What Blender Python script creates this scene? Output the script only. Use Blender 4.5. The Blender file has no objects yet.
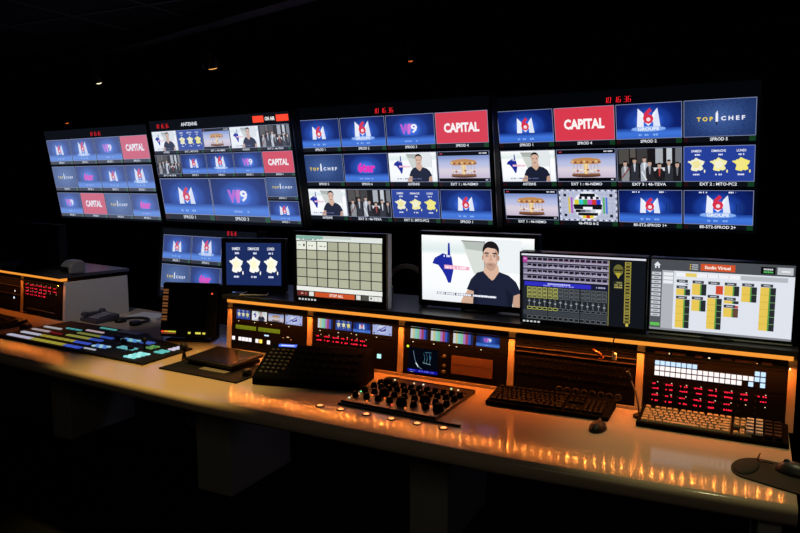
import bpy, math, random
from mathutils import Vector, Matrix, Euler
random.seed(7)
SC = bpy.context.scene
COL = SC.collection
R = math.radians

# ------------------------------------------------------------------ materials
def lin(c):
    return c / 12.92 if c <= 0.04045 else ((c + 0.055) / 1.055) ** 2.4

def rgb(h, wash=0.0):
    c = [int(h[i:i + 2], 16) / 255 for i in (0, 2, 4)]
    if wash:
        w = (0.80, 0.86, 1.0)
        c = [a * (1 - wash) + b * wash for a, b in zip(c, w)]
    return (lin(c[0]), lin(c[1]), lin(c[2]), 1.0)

MATS = {}
def pbr(name, h, rough=0.5, metal=0.0, spec=0.5, var=0.12, scale=40.0, bump=0.0):
    """procedural surface: the base colour varies a little with a fine noise"""
    if name in MATS:
        return MATS[name]
    m = bpy.data.materials.new(name)
    m.use_nodes = True
    nt = m.node_tree
    b = nt.nodes['Principled BSDF']
    tc = nt.nodes.new('ShaderNodeTexCoord')
    n = nt.nodes.new('ShaderNodeTexNoise')
    n.inputs['Scale'].default_value = scale
    n.inputs['Detail'].default_value = 3.0
    nt.links.new(tc.outputs['Object'], n.inputs['Vector'])
    mx = nt.nodes.new('ShaderNodeMixRGB')
    c = rgb(h)
    mx.inputs[1].default_value = tuple(v * (1 - var) for v in c[:3]) + (1,)
    mx.inputs[2].default_value = tuple(min(1, v * (1 + var)) for v in c[:3]) + (1,)
    nt.links.new(n.outputs['Fac'], mx.inputs[0])
    nt.links.new(mx.outputs[0], b.inputs['Base Color'])
    b.inputs['Roughness'].default_value = rough
    b.inputs['Metallic'].default_value = metal
    b.inputs['Specular IOR Level'].default_value = spec
    if bump:
        bp = nt.nodes.new('ShaderNodeBump')
        bp.inputs['Strength'].default_value = bump
        bp.inputs['Distance'].default_value = 0.002
        nt.links.new(n.outputs['Fac'], bp.inputs['Height'])
        nt.links.new(bp.outputs['Normal'], b.inputs['Normal'])
    MATS[name] = m
    return m

def em(h, strength=1.0, wash=0.0, sample=False):
    """a lit colour of a screen, key or lamp"""
    k = ('em', h, strength, wash, sample)
    if k in MATS:
        return MATS[k]
    m = bpy.data.materials.new('lit_' + h)
    m.use_nodes = True
    nt = m.node_tree
    nt.nodes.clear()
    o = nt.nodes.new('ShaderNodeOutputMaterial')
    e = nt.nodes.new('ShaderNodeEmission')
    e.inputs['Color'].default_value = rgb(h, wash)
    e.inputs['Strength'].default_value = strength
    nt.links.new(e.outputs[0], o.inputs[0])
    if not sample:
        m.cycles.emission_sampling = 'NONE'
    MATS[k] = m
    return m

def em_ramp(name, stops, kind, wash=0.0, strength=1.0, centre=(0.5, 0.55), sx=1.0, sy=1.0, noise=0.0):
    """a lit picture background: a ramp over the picture's own UVs (radial, or up/down)"""
    k = ('ramp', name, wash)
    if k in MATS:
        return MATS[k]
    m = bpy.data.materials.new('picture_' + name)
    m.use_nodes = True
    nt = m.node_tree
    nt.nodes.clear()
    N = nt.nodes.new
    o = N('ShaderNodeOutputMaterial'); e = N('ShaderNodeEmission')
    uv = N('ShaderNodeUVMap')
    rp = N('ShaderNodeValToRGB')
    rp.color_ramp.interpolation = 'EASE'
    el = rp.color_ramp.elements
    while len(el) < len(stops):
        el.new(0.5)
    for q, (p, h) in zip(el, stops):
        q.position = p
        q.color = rgb(h, wash)
    sep = N('ShaderNodeSeparateXYZ')
    nt.links.new(uv.outputs[0], sep.inputs[0])
    if kind == 'radial':
        mp = N('ShaderNodeMapping')
        mp.inputs['Location'].default_value = (-centre[0] * sx, -centre[1] * sy, 0)
        mp.inputs['Scale'].default_value = (sx, sy, 1)
        nt.links.new(uv.outputs[0], mp.inputs[0])
        ln = N('ShaderNodeVectorMath'); ln.operation = 'LENGTH'
        nt.links.new(mp.outputs[0], ln.inputs[0])
        val = ln.outputs['Value']
    else:
        val = sep.outputs['Y']
    if noise:
        nz = N('ShaderNodeTexNoise'); nz.inputs['Scale'].default_value = 14
        nz.inputs['Detail'].default_value = 5
        mp2 = N('ShaderNodeMapping'); mp2.inputs['Scale'].default_value = (1.6, 5, 1); mp2.inputs['Rotation'].default_value = (0, 0, 0.35)
        nt.links.new(uv.outputs[0], mp2.inputs[0]); nt.links.new(mp2.outputs[0], nz.inputs['Vector'])
        ma = N('ShaderNodeMath'); ma.operation = 'MULTIPLY_ADD'
        ma.inputs[1].default_value = noise; nt.links.new(nz.outputs['Fac'], ma.inputs[0]); nt.links.new(val, ma.inputs[2])
        val = ma.outputs[0]
    nt.links.new(val, rp.inputs[0])
    nt.links.new(rp.outputs[0], e.inputs['Color'])
    e.inputs['Strength'].default_value = strength
    nt.links.new(e.outputs[0], o.inputs[0])
    MATS[k] = m
    return m

# ------------------------------------------------------------------ mesh builder
class MB:
    def __init__(s):
        s.v = []; s.f = []; s.mi = []; s.mats = []; s.sm = []; s.uv = {}
    def slot(s, m):
        if m not in s.mats:
            s.mats.append(m)
        return s.mats.index(m)
    def face(s, pts, m, smooth=False, uv=None):
        b = len(s.v)
        s.v += [tuple(p) for p in pts]
        s.f.append(tuple(range(b, b + len(pts))))
        s.mi.append(s.slot(m)); s.sm.append(smooth)
        if uv:
            s.uv[len(s.f) - 1] = uv
    def grid(s, rings, m, smooth=True, close=True, caps=True):
        """rings of equal length joined into a skin"""
        b = len(s.v); n = len(rings[0]); k = s.slot(m)
        for r in rings:
            s.v += [tuple(p) for p in r]
        for i in range(len(rings) - 1):
            for j in range(n if close else n - 1):
                a = b + i * n + j; c = b + i * n + (j + 1) % n
                s.f.append((a, c, c + n, a + n)); s.mi.append(k); s.sm.append(smooth)
        if caps and close:
            s.f.append(tuple(reversed(range(b, b + n)))); s.mi.append(k); s.sm.append(False)
            e = b + (len(rings) - 1) * n
            s.f.append(tuple(range(e, e + n))); s.mi.append(k); s.sm.append(False)
        return s
    def box(s, x0, y0, z0, x1, y1, z1, m):
        p = [(x0, y0), (x1, y0), (x1, y1), (x0, y1)]
        s.grid([[(x, y, z0) for x, y in p], [(x, y, z1) for x, y in p]], m, False)
        return s
    def prism(s, pts, z0, z1, m):
        s.grid([[(x, y, z0) for x, y in pts], [(x, y, z1) for x, y in pts]], m, False)
        return s
    def side_prism(s, yz, x0, x1, m):
        """a (y, z) outline run along x"""
        s.grid([[(x0, y, z) for y, z in yz], [(x1, y, z) for y, z in yz]], m, False)
        return s
    def lathe(s, prof, c, m, n=20, axis='z'):
        rings = []
        for r, h in prof:
            ring = []
            for i in range(n):
                a = 2 * math.pi * i / n
                x, y = r * math.cos(a), r * math.sin(a)
                p = (x, y, h) if axis == 'z' else ((x, -h, y) if axis == 'y' else (h, x, y))
                ring.append((c[0] + p[0], c[1] + p[1], c[2] + p[2]))
            rings.append(ring)
        s.grid(rings, m)
        return s
    def tube(s, path, r, m, n=8):
        path = [Vector(p) for p in path]
        rings = []
        up = Vector((0, 0, 1))
        for i, p in enumerate(path):
            t = (path[min(i + 1, len(path) - 1)] - path[max(i - 1, 0)]).normalized()
            a = t.cross(up)
            if a.length < 1e-3:
                a = t.cross(Vector((1, 0, 0)))
            a.normalize(); b = a.cross(t)
            rr = r[i] if isinstance(r, (list, tuple)) else r
            rings.append([p + (a * math.cos(q) + b * math.sin(q)) * rr for q in [2 * math.pi * j / n for j in range(n)]])
        s.grid(rings, m)
        return s
    def ball(s, c, rx, ry, rz, m, n=16, k=10, zmin=-1.0):
        rings = []
        t0 = math.asin(max(-1, zmin))
        for i in range(k + 1):
            t = t0 + (math.pi / 2 - t0) * i / k
            cr = max(math.cos(t), 0.02)
            rings.append([(c[0] + rx * cr * math.cos(a), c[1] + ry * cr * math.sin(a), c[2] + rz * math.sin(t)) for a in [2 * math.pi * j / n for j in range(n)]])
        s.grid(rings, m)
        return s
    def mesh(s, name):
        me = bpy.data.meshes.new(name)
        me.from_pydata(s.v, [], s.f)
        for m in s.mats:
            me.materials.append(m)
        me.polygons.foreach_set('material_index', s.mi)
        me.polygons.foreach_set('use_smooth', s.sm)
        if s.uv:
            ul = me.uv_layers.new(name='UVMap')
            for fi, uvs in s.uv.items():
                for li, q in zip(me.polygons[fi].loop_indices, uvs):
                    ul.data[li].uv = q
        me.update()
        return me
    def build(s, name, parent=None, loc=(0, 0, 0), rot=(0, 0, 0), bev=0.0, label=None):
        return link(name, s.mesh(name), parent, loc, rot, bev, label)

def link(name, me, parent=None, loc=(0, 0, 0), rot=(0, 0, 0), bev=0.0, label=None):
    o = bpy.data.objects.new(name, me)
    COL.objects.link(o)
    o.parent = parent
    o.location = loc; o.rotation_euler = rot
    if bev:
        b = o.modifiers.new('edge', 'BEVEL')
        b.width = bev; b.segments = 2; b.limit_method = 'ANGLE'; b.angle_limit = R(40)
    if label:
        o['label'] = label
    return o

def tag(o, label, cat, group=None):
    o['label'] = label; o['category'] = cat
    if group:
        o['group'] = group
    return o

def thing(name, label, cat, loc=(0, 0, 0), rot=(0, 0, 0), group=None):
    o = bpy.data.objects.new(name, None)
    o.empty_display_size = 0.05
    COL.objects.link(o)
    o.location = loc; o.rotation_euler = rot
    return tag(o, label, cat, group)

def struct(name, mb, loc=(0, 0, 0), bev=0.0):
    o = mb.build(name, None, loc, bev=bev)
    o['kind'] = 'structure'
    return o

# ------------------------------------------------------------------ lettering
_TXT = {}
def text_mesh(s, bold=0.0):
    k = (s, bold)
    if k in _TXT:
        return _TXT[k]
    cu = bpy.data.curves.new('lettering', 'FONT')
    cu.body = s; cu.size = 1.0; cu.resolution_u = 2; cu.offset = bold
    cu.dimensions = '2D'; cu.fill_mode = 'BOTH'
    ob = bpy.data.objects.new('lettering', cu)
    COL.objects.link(ob)
    dg = bpy.context.evaluated_depsgraph_get()
    ev = ob.evaluated_get(dg)
    me = ev.to_mesh()
    v = [(p.co.x, p.co.y) for p in me.vertices]
    f = [tuple(p.vertices) for p in me.polygons]
    ev.to_mesh_clear()
    bpy.data.objects.remove(ob); bpy.data.curves.remove(cu)
    xs = [p[0] for p in v]; ys = [p[1] for p in v]
    _TXT[k] = (v, f, min(xs), max(xs), min(ys), max(ys))
    return _TXT[k]

# ------------------------------------------------------------------ pictures shown on screens
EPS = 0.00012
class Pic(MB):
    """flat picture w x h metres, built in its own plane (x right, z up, facing -y), origin at its centre"""
    def __init__(s, w, h, wash=0.0, gain=1.0):
        super().__init__()
        s.w = w; s.h = h; s.wash = wash; s.l = 0; s.gain = gain
    def sub(s, x, y, w, h):
        return Sub(s, x, y, w, h)
class Sub:
    """a window of a picture: u 0..16 from its left, v 0..9 from its top"""
    def __init__(s, p, x, y, w, h):
        s.p = p; s.x = x; s.y = y; s.w = w; s.h = h
    def at(s, u, v, l):
        return (s.x + u / 16 * s.w - s.p.w / 2, -l * EPS, s.p.h / 2 - (s.y + v / 9 * s.h))
    def lay(s, l):
        if l is None:
            s.p.l += 1; return s.p.l
        return l
    def mat(s, c):
        return em(c, s.p.gain, s.p.wash) if isinstance(c, str) else c
    def poly(s, pts, c, l=None):
        l = s.lay(l)
        a = sum(pts[i][0] * pts[(i + 1) % len(pts)][1] - pts[(i + 1) % len(pts)][0] * pts[i][1] for i in range(len(pts)))
        if a > 0:
            pts = list(reversed(pts))
        s.p.face([s.at(u, v, l) for u, v in pts], s.mat(c))
    def rect(s, u0, v0, u1, v1, c, l=None):
        l = s.lay(l)
        s.p.face([s.at(u0, v1, l), s.at(u1, v1, l), s.at(u1, v0, l), s.at(u0, v0, l)], s.mat(c), uv=[(0, 0), (1, 0), (1, 1), (0, 1)])
    def ell(s, u, v, ru, rv, c, n=20, l=None, a0=0, a1=360):
        s.poly([(u + ru * math.cos(R(a0 + (a1 - a0) * i / n)), v + rv * math.sin(R(a0 + (a1 - a0) * i / n))) for i in range(n if a1 - a0 >= 360 else n + 1)], c, l)
    def line(s, u0, v0, u1, v1, t, c, l=None):
        dx, dy = u1 - u0, v1 - v0
        d = math.hypot(dx, dy); nx, ny = -dy / d * t / 2, dx / d * t / 2
        s.poly([(u0 + nx, v0 + ny), (u1 + nx, v1 + ny), (u1 - nx, v1 - ny), (u0 - nx, v0 - ny)], c, l)
    def frame(s, u0, v0, u1, v1, t, c):
        l = s.lay(None); k = t * s.w / s.h * 9 / 16
        s.rect(u0, v0, u1, v0 + k, c, l); s.rect(u0, v1 - k, u1, v1, c, l)
        s.rect(u0, v0, u0 + t, v1, c, l); s.rect(u1 - t, v0, u1, v1, c, l)
    def text(s, t, u, v, w, h, c, bold=0.02):
        """lettering centred on (u, v), w wide and h tall"""
        vs, fs, x0, x1, y0, y1 = text_mesh(t, bold)
        l = s.lay(None); m = s.mat(c)
        b = len(s.p.v); k = s.p.slot(m)
        for x, y in vs:
            s.p.v.append(s.at(u + ((x - x0) / (x1 - x0) - 0.5) * w, v - ((y - y0) / (y1 - y0) - 0.5) * h, l))
        for f in fs:
            s.p.f.append(tuple(b + i for i in f)); s.p.mi.append(k); s.p.sm.append(False)
    def dashes(s, u0, u1, v, h, c, seed=1, fill=0.75):
        """a line of print too small to read"""
        rn = random.Random(seed); l = s.lay(None); u = u0
        while u < u1:
            d = rn.uniform(0.5, 1.2) * h * 1.1
            if rn.random() < fill:
                s.rect(u, v - h / 2 * rn.uniform(.75, 1), min(u + d * 0.8, u1), v + h / 2, c, l)
            u += d

SEG = {'0': 'abcdef', '1': 'bc', '2': 'abged', '3': 'abgcd', '4': 'fgbc', '5': 'afgcd', '6': 'afgedc', '7': 'abc', '8': 'abcdefg', '9': 'abfgcd'}
def seven(s, t, u, v, h, c, cw, slant=0.03):
    """red seven segment figures starting at u, v = middle"""
    l = s.lay(None); w = cw * 0.62; th = cw * 0.15; tv = th * 1.5
    for ch in t:
        if ch in SEG:
            top, mid, bot = v - h / 2, v, v + h / 2
            sh = lambda y: (v - y) * slant
            B = {'a': (0, top, w, top), 'g': (0, mid, w, mid), 'd': (0, bot, w, bot), 'f': (0, top, 0, mid), 'b': (w, top, w, mid), 'e': (0, mid, 0, bot), 'c': (w, mid, w, bot)}
            for k in SEG[ch]:
                x0, y0, x1, y1 = B[k]
                if y0 == y1:
                    s.poly([(u + x0 + sh(y0) + .02, y0 - tv / 2), (u + x1 + sh(y0) - .02, y0 - tv / 2), (u + x1 + sh(y0) - .02, y0 + tv / 2), (u + x0 + sh(y0) + .02, y0 + tv / 2)], c, l)
                else:
                    s.poly([(u + x0 - th / 2 + sh(y0), y0), (u + x0 + th / 2 + sh(y0), y0), (u + x1 + th / 2 + sh(y1), y1), (u + x1 - th / 2 + sh(y1), y1)], c, l + 1)
            u += cw
        else:
            u += cw * 0.5
    s.p.l += 1

def blue_stage(s):
    w = s.p.wash; g = s.p.gain
    s.rect(0, 0, 16, 9, em_ramp('blue_stage', [(0.0, '5f8cf2'), (0.12, '3363d6'), (0.27, '1a3c98'), (0.42, '0e2168'), (0.7, '08113c')], 'radial', w, g, (0.5, 0.5), 1.0, 0.85))
    s.rect(0, 6.3, 16, 9, em_ramp('blue_stage_floor', [(0.0, '3a6acc'), (0.5, '3f74da'), (1.0, '1d3f98')], 'up', w, g))

def pic_six(s, plinth=False, bars=False):
    blue_stage(s)
    d = -0.6 if plinth else 0.0; k = 1.12 if plinth else 1.0
    X = lambda u: 8.0 + (u - 8.0) * k
    Y = lambda v: 4.2 + (v - 4.2) * k + d
    if plinth:
        s.ell(8, 6.9, 4.4, 0.75, '3d6fd0'); s.ell(8, 6.5, 4.2, 0.7, '86aef0')
    P = lambda pts, c: s.poly([(X(a), Y(b)) for a, b in pts], c)
    P([(5.5, 6.3), (5.75, 2.1), (7.0, 3.3), (7.0, 6.3)], 'e9effc')
    P([(9.0, 3.3), (10.0, 2.1), (10.6, 6.3), (9.1, 6.3)], 'dfe7fa')
    P([(6.2, 2.5), (8.0, 5.0), (9.7, 2.4), (9.2, 4.9), (8.0, 6.1), (6.9, 4.9)], 'f4f7ff')
    s.text('6', X(8.0), Y(3.85), 2.3 * k, 3.6 * k, 'd8304c', 0.05)
    s.ell(X(8.05), Y(4.65), .5, .5, 'f4dfe4')
    if plinth:
        s.text('GROUPE', 8, 6.5, 5.2, 0.85, 'f2f6ff', 0.03)
    s.dashes(5.6, 10.4, 8.0, 0.55, '86b0f5', 4, .8)
    if bars:
        for u in (12.1, 12.8, 13.5):
            s.rect(u, 3.4, u + 0.28, 5.9, '17306f')
        s.dashes(3.6, 5.6, .55, .4, 'e6ecff', 3); s.dashes(10.4, 12.0, .55, .4, 'e6ecff', 5)

def pic_wnine(s):
    blue_stage(s)
    s.text('W', 6.7, 4.3, 3.9, 3.1, 'b35ad0', 0.06)
    s.poly([(7.4, 2.75), (8.5, 2.75), (8.0, 5.8), (7.2, 5.8)], 'd66fd6')
    s.text('9', 9.4, 4.2, 2.1, 2.7, 'f7f6ff', 0.03)
    s.dashes(5.4, 10.4, 7.9, 0.5, '86a8f5', 6, .8)

def pic_ter(s):
    blue_stage(s)
    s.text('6ter', 8.2, 4.4, 6.4, 3.2, 'e52fb4', 0.06)
    s.dashes(5.4, 10.4, 7.9, 0.5, '8aa0f0', 7, .6)

def pic_capital(s):
    s.rect(0, 0, 16, 9, 'd93a4d')
    s.text('CAPITAL', 8.0, 4.5, 10.8, 2.75, 'fff6f6', 0.045)

def pic_chef(s):
    s.rect(0, 0, 16, 9, em_ramp('slate_board', [(0.25, '5674b4'), (0.45, '38548f'), (0.7, '243a6e'), (1.0, '14203f')], 'radial', s.p.wash, s.p.gain, (.5, .5), .75, .6, noise=.7))
    s.text('T O P', 4.8, 4.7, 3.6, 1.05, 'f3d63a', 0.035)
    s.poly([(7.2, 5.4), (7.2, 3.4), (7.6, 2.7), (7.75, 3.6), (7.75, 5.4)], 'eef2fb')
    s.rect(7.3, 5.4, 7.6, 6.2, '1a2547')
    s.text('C H E F', 11.0, 4.65, 5.2, 1.05, 'eef2ff', 0.035)

FR = [(.48, 0), (.62, .1), (.75, .17), (1, .28), (.93, .5), (.82, .6), (.9, .72), (.92, .85), (.75, .95), (.6, .9), (.55, 1.), (.3, .95), (.18, .88), (.25, .55), (.12, .4), (0, .33), (.02, .25), (.2, .24), (.25, .15), (.33, .18), (.4, .1)]
def pic_meteo(s, bg='263f98', pale=False):
    s.rect(0, 0, 16, 9, bg)
    for i, (u, c, c2, t, tw) in enumerate([(2.9, 'f4f1d2', 'f0e6a0', 'SAMEDI', 2.3), (8.0, 'f3eda6', 'f4f1d2', 'DIMANCHE', 3.2), (13.0, 'f4ea7a', 'f4e88a', 'LUNDI', 2.0)]):
        if pale: c, c2 = 'fbfaf0', 'faf6d0'
        s.poly([(u - 1.95 + 3.9 * a, 2.9 + 3.5 * b) for a, b in FR], c)
        s.poly([(u - 1.0, 4.1), (u + .3, 3.6), (u + 1.1, 4.4), (u + .6, 5.4), (u - .5, 5.7)], c2)
        s.ell(u + 1.95, 6.4, .18, .42, c)
        s.text(t, u, 1.25, tw, 0.62, 'f2f4ff', 0.02)
        s.dashes(u - .6, u + .9, 2.2, .42, 'e2e8ff', i + 1, .8); s.dashes(u - .7, u + .8, 7.2, .42, 'e2e8ff', i + 9, .8)

def pic_presenter(s, fine=False):
    W = em_ramp('studio_white', [(0, 'eef2f6'), (.25, 'fbfdff'), (.7, 'ffffff'), (.78, 'e2efee'), (1, 'ffffff')], 'up', s.p.wash, s.p.gain)
    s.rect(0, 0, 16, 9, W)
    s.poly([(5.9, .55), (9.2, .6), (9.2, 5.2), (7.7, 4.9)], em('cfd4cf', s.p.gain, s.p.wash))
    s.poly([(6.05, .55), (9.2, .6), (9.2, 1.9), (6.6, 1.7)], 'aeb5b0')
    s.rect(9.15, .55, 9.3, 4.5, '9aa09c'); s.line(5.9, .6, 9.2, .65, .12, '6d736f')
    s.rect(14.3, 1.2, 14.42, 9, 'c4c9d4'); s.rect(9.3, .3, 14.3, 4.6, 'e3e8ea')
    # blue map and its strips
    s.poly([(3.95, 1.0), (4.2, .95), (4.3, 2.6), (4.5, 2.9), (4.75, 4.6), (4.35, 6.4), (3.95, 6.4), (3.6, 5.6), (3.1, 4.8), (2.5, 4.05), (1.6, 3.85), (1.95, 3.1), (2.5, 2.8), (3.2, 2.4), (3.9, 2.6)], '1d2a96')
    s.poly([(3.4, 3.95), (7.1, 4.1), (7.05, 4.55), (3.4, 4.5)], 'e8a8c0'); s.dashes(3.6, 6.9, 4.28, .28, 'fbe6ee', 3)
    s.dashes(3.1, 4.3, 2.75, .3, 'e8ecff', 8, .9)
    # the man: arms, shirt, neck, head
    s.poly([(6.9, 7.1), (7.7, 6.7), (7.6, 9), (5.8, 9), (6.2, 8.1)], 'c9a58d')
    s.poly([(13.1, 6.9), (14.2, 7.0), (14.3, 9), (13.2, 9)], 'c09a84')
    s.poly([(6.7, 7.1), (7.3, 5.7), (8.2, 4.75), (9.4, 4.4), (11.0, 4.4), (12.6, 4.9), (13.6, 5.7), (14.3, 7.1), (13.3, 7.5), (13.1, 9), (7.6, 9), (7.7, 7.3)], '1c2136')
    s.poly([(9.4, 3.6), (11.1, 3.6), (11.3, 4.5), (10.6, 5.5), (10.3, 5.7), (9.9, 5.4), (9.1, 4.6)], 'd3ac95')
    if fine:
        s.poly([(7.7, 7.3), (8.3, 6.5), (8.2, 9), (7.6, 9)], '151a2c'); s.poly([(12.2, 6.6), (13.1, 7.4), (13.1, 9), (12.5, 9)], '151a2c')
        s.ell(9.03, 2.7, .13, .36, 'b08672'); s.ell(11.2, 2.7, .13, .36, 'b08672')
    s.ell(10.12, 1.75, 1.16, 1.25, '1b181c', 24)
    s.poly([(9.1, 1.75), (9.25, 1.3), (10.1, 1.1), (10.95, 1.3), (11.13, 1.8), (11.12, 2.8), (10.98, 3.5), (10.7, 4.1), (10.35, 4.42), (10.0, 4.42), (9.6, 4.15), (9.28, 3.55), (9.1, 2.8)], 'd6b29f')
    if fine:
        s.poly([(9.13, 3.0), (9.45, 3.5), (9.8, 3.3), (10.45, 3.3), (10.8, 3.5), (11.1, 3.0), (10.98, 3.5), (10.7, 4.1), (10.35, 4.42), (10.0, 4.42), (9.6, 4.15), (9.28, 3.55)], 'b79482')
        s.poly([(10.6, 1.15), (11.13, 1.8), (11.12, 2.8), (10.98, 3.4), (10.85, 2.4)], 'b9937f')
        s.poly([(9.25, 2.06), (9.5, 1.96), (9.88, 2.02), (9.88, 2.14), (9.25, 2.2)], '40332e'); s.poly([(10.35, 2.02), (10.75, 1.96), (10.98, 2.08), (10.98, 2.22), (10.35, 2.14)], '40332e'); s.poly([(9.3, 2.22), (9.85, 2.2), (9.8, 2.62), (9.35, 2.6)], 'b48f7d'); s.poly([(10.4, 2.2), (10.95, 2.24), (10.9, 2.6), (10.45, 2.62)], 'b48f7d')
        s.ell(9.58, 2.4, .2, .075, 'd9ccc4', 12); s.ell(10.67, 2.4, .2, .075, 'd9ccc4', 12)
        s.ell(9.6, 2.4, .09, .085, '2a1c16', 10); s.ell(10.67, 2.4, .09, .085, '2a1c16', 10)
        s.poly([(10.05, 2.3), (10.2, 2.3), (10.4, 3.05), (10.1, 3.15), (9.85, 3.05)], 'c99d86')
        s.ell(10.13, 3.62, .36, .075, '94655a', 14); s.poly([(9.03, 2.3), (9.08, 1.4), (10.1, .9), (11.05, 1.3), (11.2, 2.3), (11.08, 1.85), (10.85, 1.5), (10.3, 1.42), (9.7, 1.35), (9.35, 1.55), (9.15, 1.9)], '1b181c')
        s.rect(2.3, 7.72, 11.0, 8.05, '4a4f63'); s.dashes(2.4, 10.9, 7.88, .26, 'eef0fa', 11, .85)
    else:
        s.ell(9.6, 2.35, .22, .14, '3a2620', 8); s.ell(10.65, 2.36, .22, .14, '3a2620', 8); s.ell(10.1, 3.5, .45, .12, '935f55', 8)
        s.dashes(2.6, 10.8, 8.0, .35, '5d6594', 12, .8)

def pic_carousel(s):
    s.rect(0, 0, 16, 9, '05060a')
    s.rect(.15, 1.3, 15.85, 7.9, em_ramp('evening_sky', [(0, 'c9bcd2'), (.35, 'd9cfdd'), (.6, 'b9c0e2'), (1, '7f93cc')], 'up', s.p.wash, s.p.gain))
    s.dashes(.7, 1.5, .7, .3, 'd04050', 2, 1); s.dashes(12.9, 15.2, .7, .35, 'e8e8f2', 3, .9); s.dashes(14.6, 15.3, 8.4, .4, 'cfd3e0', 4, 1)
    s.ell(8, 7.35, 4.0, .45, '5b3c34'); s.rect(4.2, 6.7, 11.8, 7.2, '8a5a3c')
    s.poly([(3.7, 3.7), (4.4, 2.7), (7.0, 2.3), (9.0, 2.3), (11.6, 2.7), (12.3, 3.7), (11, 4.1), (5, 4.1)], 'c08a55')
    l = s.lay(None)
    for i in range(10):
        s.ell(4.4 + i * .8, 3.4 + (.25 if i % 2 else 0), .33, .3, ['e8c68a', '8a4a34', 'd9a060', '6d3f3c'][i % 4], 8, l)
    s.poly([(7.3, 4.0), (8.8, 4.0), (8.6, 6.8), (7.5, 6.8)], 'f1d6a0')
    l = s.lay(None)
    for i in range(8):
        u = 4.7 + i * .93
        s.rect(u, 4.1, u + .1, 6.8, 'a8814f', l); s.ell(u + .1, 5.7 + (.3 if i % 2 else 0), .4, .28, ['f0dcb4', 'b06a44', 'efe6d8'][i % 3], 8, l + 1)
    s.p.l += 1

def pic_crowd(s):
    s.rect(0, 0, 16, 9, '191719')
    for u0, u1, c in ((.4, 3.0, '4d4a48'), (5.0, 7.6, '3d3b3c'), (9.6, 11.4, 'a8adb4'), (12.3, 13.6, 'c3c9d0'), (14.4, 15.8, '6f7378')):
        s.rect(u0, .3, u1, 4.2, c)
    s.rect(3.3, .2, 4.7, 2.6, '5a5450'); s.rect(0, 7.9, 16, 9, '2a2726'); s.rect(8.6, 5.3, 12.6, 6.2, 'd7d9de')
    rn = random.Random(5)
    for u, hgt, coat, shirt in ((2.0, 5.6, '8b8d93', 'c9ccd3'), (4.4, 6.3, '2d3038', 'bfc7d2'), (6.9, 6.6, 'aab2bd', 'e6eaf0'), (8.2, 5.6, '25252b', '8f8f97'), (10.6, 5.0, '1d1d22', 'a4453f'), (12.9, 5.8, '30323a', 'd6dae0'), (14.9, 5.2, '1b1b20', '6d6f76')):
        t = 9 - hgt
        s.poly([(u - .95, 8.9), (u - 1.0, t + 2.2), (u - .6, t + 1.5), (u + .6, t + 1.5), (u + 1.0, t + 2.2), (u + .95, 8.9)], coat)
        s.poly([(u - .3, t + 1.5), (u + .3, t + 1.5), (u + .12, t + 3.6), (u - .12, t + 3.6)], shirt)
        s.line(u - .8, t + 2.2, u - .2, t + 4.6, .45, coat); s.line(u + .8, t + 2.2, u + .9, t + 4.3, .42, coat)
        s.ell(u, t + .8, .46, .75, 'c3a494', 12); s.ell(u, t + .45, .48, .5, '2a211e', 12, a0=180, a1=360)
    s.line(1.2, 7.9, 3.2, 5.2, .3, '7a2f2c'); s.line(7.4, 8.6, 6.2, 6.2, .35, 'e3e5ea')

def pic_testcard(s):
    s.rect(0, 0, 16, 9, 'b9bfd6')
    l = s.lay(None)
    for i in range(20):
        s.rect(i * .8, 0, i * .8 + .4, .45, 'f4f6ff' if i % 2 else '14161e', l); s.rect(i * .8, 8.55, i * .8 + .4, 9, '14161e' if i % 2 else 'f4f6ff', l)
    for i in range(9):
        s.rect(0, .5 + i * .9, .4, .95 + i * .9, '14161e' if i % 2 else 'f4f6ff', l); s.rect(15.6, .5 + i * .9, 16, .95 + i * .9, 'f4f6ff' if i % 2 else '14161e', l)
    l = s.lay(None)
    for i in range(1, 12):
        s.rect(i * 1.33, .45, i * 1.33 + .06, 8.55, '8d95b4', l)
    for i in range(1, 7):
        s.rect(.4, i * 1.28, 15.6, i * 1.28 + .06, '8d95b4', l + 1)
    s.p.l += 1
    for u, c in ((2.6, 'd8c24a'), (3.3, 'b455c4'), (12.2, '52b06a'), (12.9, '4a74d8')):
        s.rect(u, 2.2, u + .5, 6.8, c)
    for u in (1.3, 14.0):
        for v in (1.2, 7.0):
            s.rect(u, v, u + .8, v + .8, '1b1e2c')
    s.ell(8, 4.5, 4.05, 4.05, 'e9ecf6', 36)
    def band(v0, v1, cols):
        a = lambda v: 4.0 * math.sqrt(max(0, 1 - ((v - 4.5) / 4.0) ** 2))
        w = min(a(v0), a(v1)); l = s.lay(None); n = len(cols)
        for i, c in enumerate(cols):
            s.rect(8 - w + 2 * w * i / n, v0, 8 - w + 2 * w * (i + 1) / n, v1, c, l)
    band(1.1, 2.0, ['14161e']); band(2.0, 2.7, ['f4f6ff', '14161e'] * 4)
    band(2.8, 4.2, ['d9cf3c', '3cc4d0', '3fae55', 'c04fc6', 'd2382f', '2c3fc4']); band(4.2, 4.9, ['14161e']); band(4.9, 5.6, ['14161e', 'f4f6ff', '14161e'])
    band(5.7, 6.5, ['14161e', '565a66', '9398a6', 'c9cdd8', 'f4f6ff']); band(6.6, 7.4, ['14161e']); band(7.4, 8.2, ['e6cf3a', 'd2382f', 'e6cf3a'])

def pic_bars(s):
    l = s.lay(None)
    for i, c in enumerate(['dfe3ea', 'd3d494', '8fd8d6', '86cf9a', 'b778c8', 'a83a58', '3550c8', '16204a']):
        s.rect(2 * i, 0, 2 * i + 2, 9, c, l)

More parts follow.
